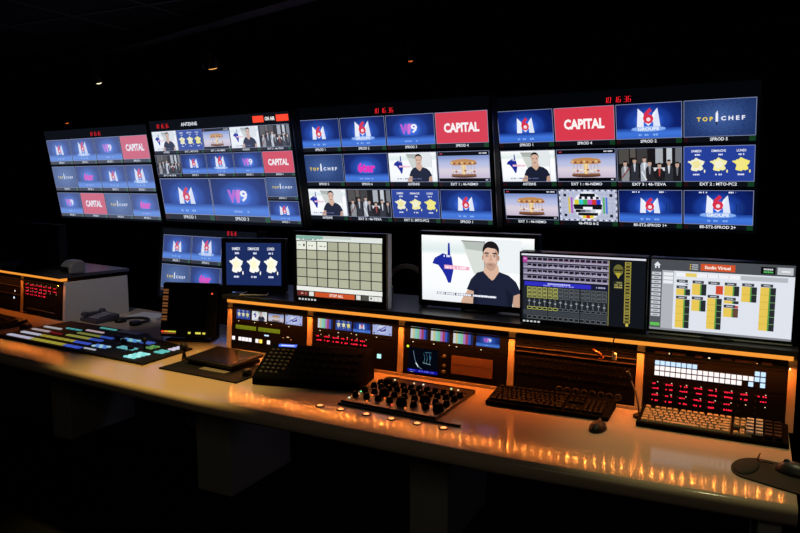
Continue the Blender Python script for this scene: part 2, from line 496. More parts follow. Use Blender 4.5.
def pic_shapes(s):
    s.rect(0, 0, 16, 9, 'b4bff0')
    s.ell(8, 4.5, 4.2, 3.2, 'dbe2fb'); s.poly([(4.5, 4), (8, 5.4), (11.5, 3), (11.2, 5.8), (7, 6.8)], '3d3f9e'); s.line(4, 6.4, 11, 2.2, .9, '5a4fb0')
    for u in (1.4, 14.6):
        for v in (1.2, 7.8):
            s.ell(u, v, .65, .65, '20264e', 10)
    s.ell(8, 1.2, .6, .5, '4a55a0', 10)

def pic_scope(s):
    s.rect(0, 0, 16, 9, '04060f')
    pts = [(2.6, 1.2), (3.0, 2.6), (3.6, 4.2), (4.6, 5.9), (5.8, 7.0), (7.6, 7.6)]
    for a, b in zip(pts, pts[1:]):
        s.line(*a, *b, .22, '6e86a0')
    s.line(4.2, 5.5, 5.6, 6.9, .5, 'c7d6dc')
    for u in (8.2, 9.6, 11.2):
        s.line(u, 1.6, u + .8, 3.6, .14, '3f6f86'); s.line(u + .8, 3.6, u + .2, 5.4, .14, '5f8ea0')
    s.line(8.0, 5.2, 12.2, 5.6, .2, '7a9aa8'); s.ell(11.8, 3.1, .5, .9, '2e5a78', 10); s.rect(9, 1.2, 12.4, 1.35, '4b7c96')
    s.rect(0, 7.9, 16, 9, '12128e'); s.dashes(.5, 4, 8.3, .5, '5a62e0', 2); s.dashes(6, 14, 8.4, .5, '6a70ec', 3)

def pic_grid(s):
    """the matrix page on the pale keypad monitor"""
    s.rect(0, 0, 16, 9, '17181a')
    s.rect(0, 0, 16, .75, 'e6ece6'); s.rect(0, .05, 5.2, .45, '7fb7a8'); s.rect(5.3, .05, 10.4, .4, 'c9d6cf'); s.dashes(.4, 4.6, .55, .2, '5d7f78', 2)
    l = s.lay(None)
    for r in range(5):
        for c in range(8):
            lit = r == 0 and c < 3
            s.rect(c * 2 + .08, .85 + r * 1.33, c * 2 + 1.9, 2.06 + r * 1.33, 'f1f4e6' if lit else ('b9bba2' if (c + r) % 3 else 'b1b39a'), l)
    s.rect(1.35, 1.2, 1.65, 1.6, '2a2f2c'); s.dashes(.4, 1.2, 1.4, .2, '6fae9e', 3); s.dashes(2.4, 3.6, 1.45, .2, '8a8f86', 4); s.dashes(4.5, 5.7, 1.5, .2, '8a8f86', 5)
    s.rect(0, 7.5, 16, 8.15, 'f3f5ee'); s.rect(0, 8.2, 16, 9, '2b2a2a')
    s.rect(.1, 8.25, 2.2, 8.9, '6e2a22'); s.dashes(.5, 1.8, 8.57, .25, 'd8a49a', 6)
    s.rect(2.4, 8.25, 3.3, 8.9, 'e9ece4'); s.rect(3.5, 8.25, 11.0, 8.95, 'd2562a'); s.text('STOP ALL', 7.6, 8.6, 2.6, .4, 'fff0e6', .03)
    s.rect(11.3, 8.25, 12.1, 8.9, 'e4e6de'); s.rect(12.3, 8.25, 13.5, 8.9, '55524c'); s.rect(13.6, 8.25, 15.9, 8.9, 'eceee8')
    s.ell(14.0, 8.55, .16, .16, '2a2f2c', 8); s.rect(14.5, 8.3, 14.56, 8.9, '8a8c86'); s.rect(15.2, 8.3, 15.26, 8.9, '8a8c86')

def pic_mixer_page(s):
    """the dark page of channel strips"""
    s.rect(0, 0, 16, 9, '14171d')
    s.rect(0, 0, 16, .26, 'e2e0ee')
    l0 = s.lay(None); l1 = s.lay(None)
    for r in range(4):
        v = .45 + r * .82
        s.rect(.25, v, 11.5, v + .68, '8c86a2', l0); s.rect(.25, v + .45, 11.5, v + .68, 'aaa4bd', l0 + 1)
        for c in range(15):
            s.rect(.8 + c * .71, v + .06, .8 + c * .71 + .56, v + .42, '1d1a26', l1 + 1)
    s.p.l += 2
    s.dashes(.9, 11.2, .85, .14, '8f5a6a', 21, .5); s.dashes(.9, 11.2, 1.66, .14, 'b8b2c8', 22, .5); s.dashes(.9, 11.2, 2.48, .14, 'b8b2c8', 23, .5)
    s.rect(.2, .45, .8, 1.2, 'b8409e'); s.rect(.32, .6, .68, .8, 'e9a8d8')
    s.rect(.4, 3.78, 9.3, 4.35, '3130c4'); s.rect(9.3, 3.78, 11.5, 4.35, '1a1c3c'); s.dashes(3.6, 6.6, 3.98, .22, 'c9caff', 19, .9); s.dashes(3.0, 7.2, 4.22, .16, '9a9cf0', 9); s.dashes(9.8, 11.2, 4.05, .2, 'b8b8d0', 8)
    s.rect(.25, 4.4, 11.5, 9, '24292f'); s.rect(.25, 7.7, 11.5, 8.35, '3d4248')
    l = s.lay(None)
    for c in range(15):
        u = .8 + c * .71; k = 'c6c86a' if c < 6 else '6a6f74'
        for q in range(3):
            v = 4.5 + q * .52
            s.rect(u, v, u + .6, v + .45, k, l); s.rect(u + .06, v + .08, u + .54, v + .38, '1c2024', l + 1)
            s.rect(u + .12, v + .16, u + .48, v + .27, '8a8c5a' if c < 6 else '4d5257', l + 2)
        s.rect(u + .24, 6.15, u + .32, 7.1, '7d8288', l); s.rect(u + .12, 6.35 + (c % 3) * .12, u + .44, 6.5 + (c % 3) * .12, '9ea3a8', l + 1)
        s.rect(u, 7.2, u + .6, 7.6, k, l); s.rect(u + .06, 7.27, u + .54, 7.53, '1c2024', l + 1)
        s.rect(u, 8.42, u + .6, 8.9, '74787c', l); s.rect(u + .05, 8.48, u + .55, 8.84, '1a1d21', l + 1)
    s.p.l += 3
    for u in (3.6, 7.9):
        s.rect(u, 4.4, u + .07, 9, '0a0c0f')
    s.rect(11.5, .4, 11.6, 8.95, '8a8440')
    # meters on the right
    s.ell(12.7, 1.6, .62, .75, '6e6a34', 16); s.rect(12.15, 1.5, 13.3, 1.7, '2a2b22'); s.poly([(12.3, 1.95), (13.1, 1.95), (12.7, 2.7)], 'b9a93a')
    s.rect(12.15, 3.0, 13.3, 4.0, '2e3026'); s.dashes(12.25, 13.2, 3.2, .2, '9a9458', 2, .9); s.dashes(12.25, 13.2, 3.5, .2, 'a8a060', 3, .9); s.dashes(12.25, 13.2, 3.8, .2, 'b8ac5c', 4, .9)
    l = s.lay(None)
    for i in range(19):
        v = .5 + i * .42
        s.rect(13.5, v, 14.25, v + .36, 'b3a548', l); s.rect(13.6, v + .07, 14.15, v + .29, '191b1c' if i % 5 else '6b6536', l + 1)
    s.p.l += 2
    s.ell(13.9, 8.65, .2, .22, 'c8b850', 8)

def pic_studio_page(s):
    """the pale page of yellow lists"""
    s.rect(0, 0, 16, 9, 'e4e8f2')
    s.rect(0, 0, 16, 1.35, '4d5157'); s.rect(0, 1.35, 1.35, 9, '565a60'); s.rect(1.35, 1.35, 2.75, 9, 'b4b7bd'); s.rect(0, 8.75, 16, 9, '8d9096')
    s.poly([(.3, .72), (.72, .3), (1.14, .72), (1.0, .72), (1.0, 1.12), (.44, 1.12), (.44, .72)], 'e6e9ee'); s.rect(.62, .85, .82, 1.12, '4d5157')
    for v in (.42, .68, .94):
        s.rect(4.55, v, 4.7, v + .14, 'e0b840'); s.dashes(4.8, 5.5, v + .07, .13, 'd0d4da', int(v * 50), 1)
    s.rect(5.8, .3, 9.65, 1.15, 'd4552b'); s.text('Studio Virtuel', 7.7, .72, 2.9, .42, 'fff2e8', .03)
    s.rect(12.4, .3, 13.95, 1.15, '0d0f10'); s.dashes(12.7, 13.7, .58, .22, 'd8dce0', 7, 1); s.dashes(12.7, 13.7, .9, .22, '58c060', 8, 1)
    s.rect(14.15, .3, 15.8, 1.15, 'c3c7cc'); s.dashes(14.6, 15.5, .75, .2, 'f2f4f8', 4, 1)
    l = s.lay(None); 
    for i in range(11):
        v = 1.6 + i * .53
        s.rect(.12, v, 1.22, v + .38, 'cfd2d8', l); s.rect(.35, v + .14, 1.0, v + .24, '6f747a', l + 1)
    s.p.l += 2
    s.rect(.1, 8.1, 1.24, 8.5, '62c654')
    for v in (1.6, 2.1, 2.6):
        s.rect(1.5, v, 2.65, v + .4, 'f0f2f7')
    s.rect(2.9, 1.55, 10.2, 2.0, 'f4f6fb'); s.rect(4.1, 1.55, 5.4, 2.0, 'ead36a'); s.rect(10.3, 1.5, 15.3, 2.05, 'b9bdc4')
    for u in (2.9, 6.6, 7.8, 9.0):
        s.rect(u, 1.55, u + .06, 2.0, 'b9bdc4')
    def label(u, v):
        s.rect(u, v, u + 1.3, v + .36, '3c4046'); s.dashes(u + .3, u + 1.0, v + .18, .14, 'd0d3d9', int(u * 10 + v), 1)
    def block(u, v0, v1):
        s.rect(u - .02, v0, u + .92, v1, 'eccb58'); s.rect(u + .9, v0, u + 1.08, v1, '58a04a'); s.rect(u + 1.06, v0, u + 1.62, v1, '2a2e31')
        n = max(1, int((v1 - v0) / .75)); l = s.lay(None)
        for i in range(1, n):
            v = v0 + (v1 - v0) * i / n
            s.rect(u - .02, v, u + .92, v + .05, 'c9ab44', l); s.rect(u + 1.0, v, u + 1.62, v + .06, '7fb070', l)
    for u, rows in ((3.1, [(2.4, None), (3.15, (3.55, 4.35)), (4.45, (4.85, 8.5))]), (4.95, [(2.4, (2.8, 4.2)), (4.4, (4.8, 6.2))]), (6.75, [(2.4, None), (4.05, (4.45, 8.3))]),
                    (8.6, [(2.4, (2.8, 4.0)), (4.2, (4.6, 4.95)), (5.1, (5.5, 6.6))]), (10.5, [(2.35, (2.75, 4.6))]), (12.5, [(2.3, (2.7, 7.9))])):
        for v, b in rows:
            label(u, v)
            if b: block(u, *b)
    s.rect(4.15, 2.85, 4.5, 2.95, '2a2e31'); s.rect(7.65, 2.85, 8.45, 3.9, 'd64a30'); s.rect(9.85, 5.15, 10.2, 5.45, 'c04a38'); s.rect(9.65, 5.6, 10.2, 6.5, '6b4a3a')

# ------------------------------------------------------------------ surfaces
BLACK = pbr('black_plastic', '0c0c0f', 0.5, spec=0.3)
MATTE = pbr('matte_black', '0c0d10', 0.7, spec=0.2)
CONS = pbr('console_black', '060607', 0.8, spec=0.05)
RACK = pbr('rack_black', '070709', 0.75, spec=0.08)
BEZEL = pbr('bezel_plastic', '15161b', 0.35)
GLASS = pbr('dark_screen_glass', '07080c', 0.25)
STEEL = pbr('brushed_steel', 'a8abb2', 0.3, 0.9)
SILVER = pbr('silver_plastic', 'd4d8de', 0.4, 0.0)
GREY = pbr('grey_plastic', '5c5f66', 0.5)
PALE = pbr('pale_laminate', 'b9b4ac', 0.35, var=0.05)
TOP = pbr('desk_laminate', 'bda993', 0.115, spec=0.19, var=0.05, scale=120)
WOOD = pbr('divider_board', 'b8a892', 0.4, var=0.1, scale=25)
PEDW = pbr('pedestal_board', 'a39f98', 0.5, var=0.06)
DARKW = pbr('dark_wall_paint', '0d0e12', 0.9, spec=0.1)
FLOORM = pbr('dark_carpet', '131315', 0.95, spec=0.1, var=0.3, scale=300, bump=0.4)
GRIDM = pbr('ceiling_grid_paint', '26272c', 0.8)
CEILM = pbr('dark_ceiling_tile', '17181c', 0.9, spec=0.1)
RUBBER = pbr('rubber', '101115', 0.8, spec=0.2)
PADM = pbr('mat_fabric', '3a3733', 0.9, spec=0.1, scale=400)
BEIGE = pbr('beige_keycap', '8c8468', 0.5, var=0.05)
PAPER = pbr('white_paper', 'c9c7c4', 0.7)
CABLE = pbr('cable_black', '0b0b0d', 0.5)
ORG = pbr('orange_plastic', '6a3018', 0.5)

# ------------------------------------------------------------------ the room
mb = MB(); mb.box(-7.5, -2.0, -0.1, 2.6, 4.5, 0, FLOORM); struct('floor', mb)
mb = MB(); mb.box(-7.5, 4.35, 0, 2.6, 4.5, 2.55, DARKW); struct('wall_back', mb)
mb = MB(); mb.box(-7.5, -2.0, 0, -7.35, 4.35, 2.55, DARKW); struct('wall_left', mb)
mb = MB(); mb.box(2.45, -2.0, 0, 2.6, 4.35, 2.55, DARKW); struct('wall_right', mb)
mb = MB(); mb.box(-7.35, -2.0, 0, 2.45, -1.85, 2.55, DARKW); struct('wall_front', mb)
mb = MB(); mb.box(-7.5, -2.0, 2.55, 2.6, 4.5, 2.7, CEILM)
for i in range(17):
    x = -7.3 + i * .6
    mb.box(x, -1.85, 2.543, x + .024, 4.35, 2.55, GRIDM)
for i in range(11):
    y = -1.8 + i * .6
    mb.box(-7.35, y, 2.543, 2.45, y + .024, 2.55, GRIDM)
struct('ceiling', mb)
mb = MB()
mb.prism([(-6.2, 4.25), (-6.12, 4.33), (1.6, 2.02), (1.6, 1.92)], 2.47, 2.54, pbr('ceiling_rail_paint', '2c2e34', 0.6)); struct('trim_1', mb)

# ------------------------------------------------------------------ wall displays
LAB = dict(six='SPROD 1', plinth='SPROD 2', nine='SPROD 3', capital='SPROD 4', chef='SPROD 5', ter='SPROD 6', man='ANTENNE', carousel='EXT 1 : 46-NEMO', crowd='EXT 3 : 46-TEVA', meteo='EXT 2 : MTO-PC2', test='46-PRG 6-2', bars1='80-ST2-SPROD 1+', bars2='80-ST2-SPROD 2+', preview='ANTENNE')
PICS = dict(six=pic_six, plinth=lambda s: pic_six(s, True), nine=pic_wnine, capital=pic_capital, chef=pic_chef, ter=pic_ter, man=pic_presenter, carousel=pic_carousel, crowd=pic_crowd, meteo=pic_meteo, test=pic_testcard, bars1=lambda s: pic_six(s, False, True), bars2=lambda s: pic_six(s, True, True), preview=pic_presenter)
WHAT = dict(six='blue picture with a white letter and red figure six', plinth='blue picture with the white and red emblem on a plinth', nine='blue picture with violet letter and white nine', capital='red picture with white capitals',
            chef='slate blue picture with yellow and white lettering', ter='blue picture with magenta lettering', man='presenter in a dark shirt beside a blue map', preview='presenter in a dark shirt beside a blue map', carousel='merry-go-round under a pale evening sky', crowd='group of people in a dark hall', meteo='three yellow country maps on blue', test='round colour test card',
            bars1='blue picture with emblem and three thin bars', bars2='blue picture with plinth emblem and three thin bars')
TILES = {}
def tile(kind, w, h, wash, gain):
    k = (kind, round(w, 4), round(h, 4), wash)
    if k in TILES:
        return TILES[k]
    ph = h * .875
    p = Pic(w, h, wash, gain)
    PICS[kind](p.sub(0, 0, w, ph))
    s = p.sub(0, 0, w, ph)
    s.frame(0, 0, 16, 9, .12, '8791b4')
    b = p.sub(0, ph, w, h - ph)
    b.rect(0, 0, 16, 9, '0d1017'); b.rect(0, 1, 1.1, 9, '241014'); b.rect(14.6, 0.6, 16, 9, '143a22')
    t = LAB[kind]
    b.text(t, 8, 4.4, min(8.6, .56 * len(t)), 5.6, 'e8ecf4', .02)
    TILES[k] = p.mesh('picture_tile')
    return TILES[k]

def put_tile(root, kind, u0, v0, u1, v1, W, H, wash, gain):
    w, h = (u1 - u0) * W, (v1 - v0) * H
    link('picture_tile', tile(kind, w, h, wash, gain), root, ((u0 + u1) / 2 * W - W / 2, -0.002, H / 2 - (v0 + v1) / 2 * H), label=WHAT[kind])

def display(label, loc, yaw, tilt, W, H, cells, wash, gain, clock=(0.47, 0.028), header=None, top=.10, wall=True, group='wall displays'):
    root = thing('video_display', label, 'display', loc, (R(tilt), 0, R(yaw)), group)
    x0, x1, z0, z1 = -W / 2 - .012, W / 2 + .012, -H / 2 - .02, H / 2 + top * H + .012
    mb = MB(); mb.box(x0 - .012, .006, z0 - .012, x1 + .012, .075, z1 + .012, MATTE); mb.build('housing', root, bev=.004)
    mb = MB()
    for a in ((x0 - .012, z0 - .012, x1 + .012, z0), (x0 - .012, z1, x1 + .012, z1 + .012), (x0 - .012, z0, x0, z1), (x1, z0, x1 + .012, z1)):
        mb.box(a[0], -.006, a[1], a[2], .006, a[3], BEZEL)
    mb.build('bezel', root)
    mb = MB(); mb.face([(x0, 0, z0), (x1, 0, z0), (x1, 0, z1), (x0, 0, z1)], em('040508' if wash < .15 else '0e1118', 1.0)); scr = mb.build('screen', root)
    for c in cells:
        put_tile(scr, c[0], c[1], c[2], c[3], c[4], W, H, wash, gain)
    p = Pic(W * .245, .04); s = p.sub(0, 0, W * .245, .04)
    seven(s, '10 16 36', 4.4, 4.5, 6.0, em('e8202a', 1.5), 1.0)
    p.build('clock', scr, ((clock[0] - .5) * W, -.002, H / 2 + clock[1]), label='red clock figures')
    if header: header(scr, W, H)
    mb = MB()
    if wall:
        # bracket back to the wall, level with the floor whatever the panel's tilt
        d = (4.35 - loc[1]) - .075
        mb.box(-.25, .075, -.2, .25, .1, .2, BLACK)
        mb.box(-.04, .1, -.04, .04, .075 + max(.05, d * .8), .04, BLACK)
        mb.build('wall_mount', root)
    return root

def grid_cells(rows):
    out = []
    for r, row in enumerate(rows):
        for c, k in enumerate(row):
            out.append((k, c * .25 + .003, r * .345, c * .25 + .247, r * .345 + .315))
    return out

def antenna_header(root, W, H):
    p = Pic(.2, .032); s = p.sub(0, 0, .2, .032); s.text('ANTENNE', 8, 4.5, 13, 6.5, 'e8ecf4', .02)
    p.build('caption', root, (-W / 2 + .31 * W, -.002, H / 2 + .038), label='white caption')
    p = Pic(.30, .04); s = p.sub(0, 0, .30, .04); s.rect(0, 0, 5, 9, em('e8432e', 1.3)); s.rect(10.6, 0, 16, 9, em('e8432e', 1.3)); s.text('ON AIR', 7.8, 4.5, 4.4, 5.2, 'ffffff', .03)
    p.build('on_air_lamp', root, (W / 2 - .15, -.002, H / 2 + .038), label='red on air box with white lettering')

WD, HD = 1.3, .624
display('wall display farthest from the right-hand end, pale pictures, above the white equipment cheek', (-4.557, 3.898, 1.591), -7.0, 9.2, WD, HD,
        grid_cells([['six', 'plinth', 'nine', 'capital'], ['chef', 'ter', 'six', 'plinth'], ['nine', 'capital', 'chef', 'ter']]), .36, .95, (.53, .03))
c2 = []
for c, k in enumerate(['man', 'meteo', 'carousel', 'man', 'crowd']): c2.append((k, c * .2 + .002, 0, c * .2 + .198, .25))
for c, k in enumerate(['crowd', 'six', 'plinth', 'nine', 'capital']): c2.append((k, c * .2 + .002, .262, c * .2 + .198, .51))
c2 += [('six', .002, .53, .398, 1.0), ('nine', .402, .53, .798, 1.0), ('chef', .802, .524, .998, .752), ('six', .802, .768, .998, 1.0)]
display('wall display with two enlarged pictures and red on air boxes in its header', (-3.173, 3.698, 1.604), -6.7, 9.2, WD, HD, c2, .20, .97, (.1, .035), antenna_header)
display('wall display with white presenter picture in its second row above the pale keypad monitor', (-1.926, 3.719, 1.633), -4.0, 9.2, WD, HD,
        grid_cells([['six', 'plinth', 'nine', 'capital'], ['chef', 'ter', 'man', 'carousel'], ['preview', 'crowd', 'meteo', 'six']]), .06, 1.0, (.50, .03))
display('wall display with the round colour test card in its bottom row', (-0.633, 3.806, 1.635), -5.2, 15.0, WD, .642,
        grid_cells([['six', 'capital', 'plinth', 'chef'], ['man', 'carousel', 'crowd', 'meteo'], ['carousel', 'test', 'bars1', 'bars2']]), .0, 1.0, (.515, .026))
# the low display on a floor stand behind the desk
d5 = display('low display on a floor stand behind the black touch panel', (-2.990, 3.307, 1.036), -5.1, -7.1, .795, .375,
        [(k, u0 / .75, v0 * 1.45, u1 / .75, v1 * 1.45) for k, u0, v0, u1, v1 in grid_cells([['six', 'plinth', 'nine'], ['chef', 'ter', 'six']])], .22, .95, (.76, .03), wall=False, top=.08, group=None)
rot = Euler((R(-7.1), 0, R(-5.1))).to_matrix(); inv = rot.inverted()
mb = MB()
def loc5(p): return inv @ (Vector(p) - Vector((-2.990, 3.307, 1.036)))
cb = Vector((-2.990, 3.307, 1.036)) + rot @ Vector((0, .11, 0))
mb.tube([loc5((cb.x, cb.y, .02)), loc5((cb.x, cb.y, 1.0))], .03, BLACK, 12)
mb.build('floor_stand', d5)
mb = MB(); mb.grid([[loc5((cb.x + .28 * math.cos(a), cb.y + .2 * math.sin(a), z)) for a in [2 * math.pi * i / 20 for i in range(20)]] for z in (0.002, .025)], BLACK, False); mb.build('stand_foot', d5)
mb = MB(); mb.box(-.15, .076, -.12, .15, .1, .12, BLACK); mb.build('stand_plate', d5)

# ------------------------------------------------------------------ the desk
FRONT = [(-4.9, 2.24), (-3.95, 2.145), (-3.152, 2.066), (-2.39, 1.992), (-2.077, 1.962), (-1.80, 1.938), (-1.34, 1.925), (-.95, 1.913), (-.62, 1.906), (-.2, 1.918), (.146, 1.932)]
BACK = [(.152, 2.92), (-2.30, 2.98), (-2.75, 3.10), (-3.4, 3.22), (-4.9, 3.4)]
desk = thing('console_desk', 'long pale laminate control desk with rounded front edge and grey pedestals', 'desk', (0, 0, 0))
mb = MB()
ZT, TH = .75, .056
prof = [(0.004, 0.0), (-.004, -.0015), (-.011, -.006), (-.015, -.013), (-.016, -.026), (-.012, -.042), (-.004, -.053), (.012, -.056)]
n = len(FRONT)
nrm = []
for i in range(n):
    a = Vector(FRONT[max(i - 1, 0)]); b = Vector(FRONT[min(i + 1, n - 1)])
    t = (b - a).normalized(); nrm.append(Vector((-t.y, t.x)))
rings = []
for i in range(n):
    p = Vector(FRONT[i]); ring = []
    for d, z in prof:
        q = p + nrm[i] * d; ring.append((q.x, q.y, ZT + z))
    rings.append(ring)
mb.grid(rings, TOP, True, close=False)
topl = [rings[i][0] for i in range(n)]; botl = [rings[i][-1] for i in range(n)]
mb.face([*topl, *[(x, y, ZT) for x, y in BACK]], TOP)
mb.face(list(reversed([*botl, *[(x, y, ZT - TH) for x, y in BACK]])), TOP)
bk = [BACK[-1]] + []
mb.face([*rings[-1], (BACK[0][0], BACK[0][1], ZT - TH), (BACK[0][0], BACK[0][1], ZT)], TOP)
mb.face([*reversed(rings[0]), (BACK[-1][0], BACK[-1][1], ZT), (BACK[-1][0], BACK[-1][1], ZT - TH)], TOP)
for a, b in zip(BACK, BACK[1:]):
    mb.face([(*a, ZT - TH), (*b, ZT - TH), (*b, ZT), (*a, ZT)], TOP)
mb.build('desktop', desk)
for x0, x1, y0 in ((-3.78, -3.62, 2.78), (-2.45, -2.23, 2.60), (-1.26, -1.08, 2.62)):
    mb = MB(); mb.box(x0, y0, 0.0, x1, y0 + .50, ZT - TH, PEDW); mb.build('pedestal', desk, bev=.004)
mb = MB(); mb.box(.062, 1.975, 0.0, .118, 2.85, ZT - TH, PEDW); mb.build('end_leg', desk, bev=.003)
mb = MB(); mb.box(-4.8, 3.13, .30, -2.5, 3.15, .66, DARKW); mb.build('modesty_panel', desk)

# ------------------------------------------------------------------ equipment risers
LEDM = em('ff8420', 1.0)
def led_mat(power):
    m = bpy.data.materials.new('amber_led'); m.use_nodes = True; nt = m.node_tree; nt.nodes.clear()
    o = nt.nodes.new('ShaderNodeOutputMaterial'); e = nt.nodes.new('ShaderNodeEmission')
    e.inputs['Color'].default_value = (1.0, .22, .028, 1); e.inputs['Strength'].default_value = power
    nt.links.new(e.outputs[0], o.inputs[0]); m.cycles.emission_sampling = 'FRONT'
    return m
LED_POWER = 860.0
LEDM = led_mat(LED_POWER); LEDF = led_mat(LED_POWER * .3)
GLOW = em('f89a38', 1.0, 0.0, True)
ZR = .275          # height of a riser
BAY_H = .231
SL = .020 / BAY_H  # how far the fronts lean back
def riser(label, loc, yaw, xs, depth, right_mat, led):
    root = thing('equipment_riser', label, 'riser', loc, (0, 0, R(yaw)))
    L, Rr = xs[-1], xs[0]
    mb = MB(); mb.box(L - .013, -.020, ZR - .02, Rr + .013, depth, ZR, pbr('riser_top_laminate', '3b3a3b', .3)); mb.build('top_board', root, bev=.003)
    mb = MB(); mb.box(L, .002, BAY_H + .006, Rr, .036, ZR - .0202, GLOW); mb.build('light_diffuser', root, label='glowing amber light profile')
    mb = MB(); mb.box(L, depth - .015, 0.001, Rr, depth - .003, ZR - .021, MATTE); mb.build('back_panel', root)
    for i, x in enumerate(xs):
        m = WOOD if (i or right_mat is None) else right_mat
        mb = MB(); mb.side_prism([(0, 0.001), (SL * BAY_H, BAY_H), (depth - .016, BAY_H), (depth - .016, 0.001)], x - .012, x + .012, m)
        mb.build('divider' if 0 < i < len(xs) - 1 else 'end_panel', root)
    mb = MB()
    n = int((Rr - L) / .0333)
    mb.box(L + .01, -.026, .2135, Rr - .01, -.001, .2155, RACK)
    for i in range(n):
        x = L + .02 + i * .0333
        mb.face([(x, -.020, .2134), (x, -.014, .2134), (x + .006, -.014, .2134), (x + .006, -.020, .2134)], led)
    mb.build('led_strip', root, label='strip of amber lights under the top board')
    return root
XS = [0, -.469, -.946, -1.429, -1.894, -2.365]
RL, RY = (.15, 2.512, .75), -1.8
rz = riser('long equipment riser with amber lit bays standing on the desk under the monitors', RL, RY, XS, .40, None, LEDM)
XL = [0, -.50, -1.0]
LL, LY = (-3.53, 2.705, .75), -9.5
lz = riser('white cheeked equipment riser at the far end of the desk', LL, LY, XL, .43, PALE, LEDF)
mb = MB(); mb.box(XS[5] + .013, -.002, .0008, XS[0] - .013, .004, .012, WOOD); mb.build('base_rail', rz)

class Bay:
    """a bay's front: u 0..1 from its left, v 0..1 from its top, in metres behind"""
    def __init__(s, base, yaw, x0, x1):
        s.w = x1 - x0 - .028; s.h = BAY_H - .016
        r = Matrix.Rotation(R(yaw), 3, 'Z')
        p = Vector(base) + r @ Vector((x0 + .014, .005, .013))
        s.loc = p; s.rot = (-math.atan(SL), 0, R(yaw))
def unit(bay, name, label, cat, v0, v1, u0=0.0, u1=1.0, depth=.09, face=RACK, group=None):
    """one rack unit filling part of a bay; returns its root and a picture helper over its front"""
    r = Euler(bay.rot).to_matrix()
    w, h = (u1 - u0) * bay.w - .002, (v1 - v0) * bay.h - .002
    c = bay.loc + r @ Vector(((u0 + u1) / 2 * bay.w, 0, (1 - (v0 + v1) / 2) * bay.h))
    root = thing(name, label, cat, c, bay.rot, group)
    mb = MB(); mb.box(-w / 2, 0, -h / 2, w / 2, depth, h / 2, face); mb.build('housing', root)
    return root, w, h
def on(w, h, y=-.0006, wash=0.0, gain=1.0):
    p = Pic(w, h, wash, gain); return p, p.sub(0, 0, w, h)
def mini(root, w, h, fn, u0, v0, u1, v1, wash=.08, gain=.8):
    """a small preview screen on a unit's front (fractions of the front)"""
    pw, ph = (u1 - u0) * w, (v1 - v0) * h
    p = Pic(pw, ph, wash, gain); fn(p.sub(0, 0, pw, ph))
    return p.build('preview_screen', root, ((u0 + u1) / 2 * w - w / 2, -.0012, h / 2 - (v0 + v1) / 2 * h))
def lights(root, name, w, h, items, label=None):
    """lit marks: (u, v, du, dv, colour) in metres-free fractions of the front"""
    p = Pic(w, h)
    for u, v, du, dv, c in items:
        if name == 'status_lamp': p = Pic(w, h)
        x, z = u * w - w / 2, h / 2 - v * h
        a, b = du * w / 2, dv * h / 2
        m = em(c, 1.25) if isinstance(c, str) else c
        y = -.0016
        p.face([(x - a, y, z - b), (x + a, y, z - b), (x + a, y, z + b), (x - a, y, z + b)], m)
        if name == 'status_lamp': p.build(name, root)
    if name != 'status_lamp': return p.build(name, root, label=label)
def readouts(u, v, du, dv, c, seed, n=4):
    rn = random.Random(seed); out = []
    for i in range(n):
        if rn.random() < .12: continue
        k = du / n
        out.append((u + (i + .5) * k, v + rn.uniform(-.1, .1) * dv, k * rn.uniform(.55, .85), dv * rn.uniform(.6, 1), c))
    return out
RED = 'ff2440'
bays = [Bay(RL, RY, XS[i + 1], XS[i]) for i in range(5)][::-1]     # from the left end
A, B, Cc, D, E = bays
def strip(bay, label, fns, us, v0, v1):
    root, w, h = unit(bay, 'preview_monitor_strip', label, 'monitor', 0.0, .40, group='strips of four small preview screens')
    for fn, (a, b) in zip(fns, us):
        mini(root, w, h, fn, a, v0, b, v1)
    lights(root, 'status_lamp', w, h, [((a + b) / 2 - .06, .93, .012, .035, 'fff2c8') for a, b in us] + [((us[1][1]), .9, .01, .03, 'ffd8a0')])
    return root
strip(A, 'strip of four small screens in the bay under the three map monitor', [pic_meteo, pic_presenter, pic_carousel, pic_shapes], [(.06, .25), (.275, .475), (.495, .70), (.72, .935)], .24, .80)
strip(B, 'strip of four small screens with one set of colour bars at its start', [pic_bars, pic_meteo, pic_six, pic_shapes], [(.063, .245), (.28, .47), (.49, .69), (.715, .93)], .20, .78)
strip(Cc, 'strip of four small screens with three sets of colour bars in a row', [pic_bars, pic_bars, pic_bars, pic_wnine], [(.064, .24), (.27, .455), (.49, .68), (.71, .925)], .18, .76)
# bay A: audio monitor unit
r_, w, h = unit(A, 'audio_monitor_unit', 'black rack unit with two olive readout windows and white keys', 'rack unit', .40, 1.0)
for a, b in ((.055, .335), (.365, .655)):
    p, s = on((b - a) * w, .15 * h, gain=.8); s.rect(0, 0, 16, 9, '7d8418'); s.dashes(.5, 15, 6.5, 2.2, '5f6512', 3)
    p.build('readout_window', r_, ((a + b) / 2 * w - w / 2, -.0012, h / 2 - .16 * h), label='olive readout window')
for u in (.03, .12, .167, .213, .26, .355, .405, .51):
    x, z = u * w - w / 2, h / 2 - .60 * h
    mb = MB(); mb.box(x - .0075, -.004, z - .0085, x + .0075, 0, z + .0085, em('ffe25a' if u == .405 else 'fff4f6', 1.1))
    mb.build('lit_key', r_, label='yellow lit key' if u == .405 else 'white lit key')
lights(r_, 'status_lamp', w, h, [(.48, .36, .06, .05, 'bfe0ff'), (.76, .32, .03, .025, 'ffd0a0'), (.8, .4, .01, .03, 'ff9a5a'), (.7, .36, .02, .02, 'c07a50')])
for i in range(3):
    mb = MB(); mb.lathe([(.009, 0), (.008, .014), (.006, .015)], (.29 * w + i * .026 - .02, 0, -.02), BLACK, 14, 'y'); mb.build('knob', r_)
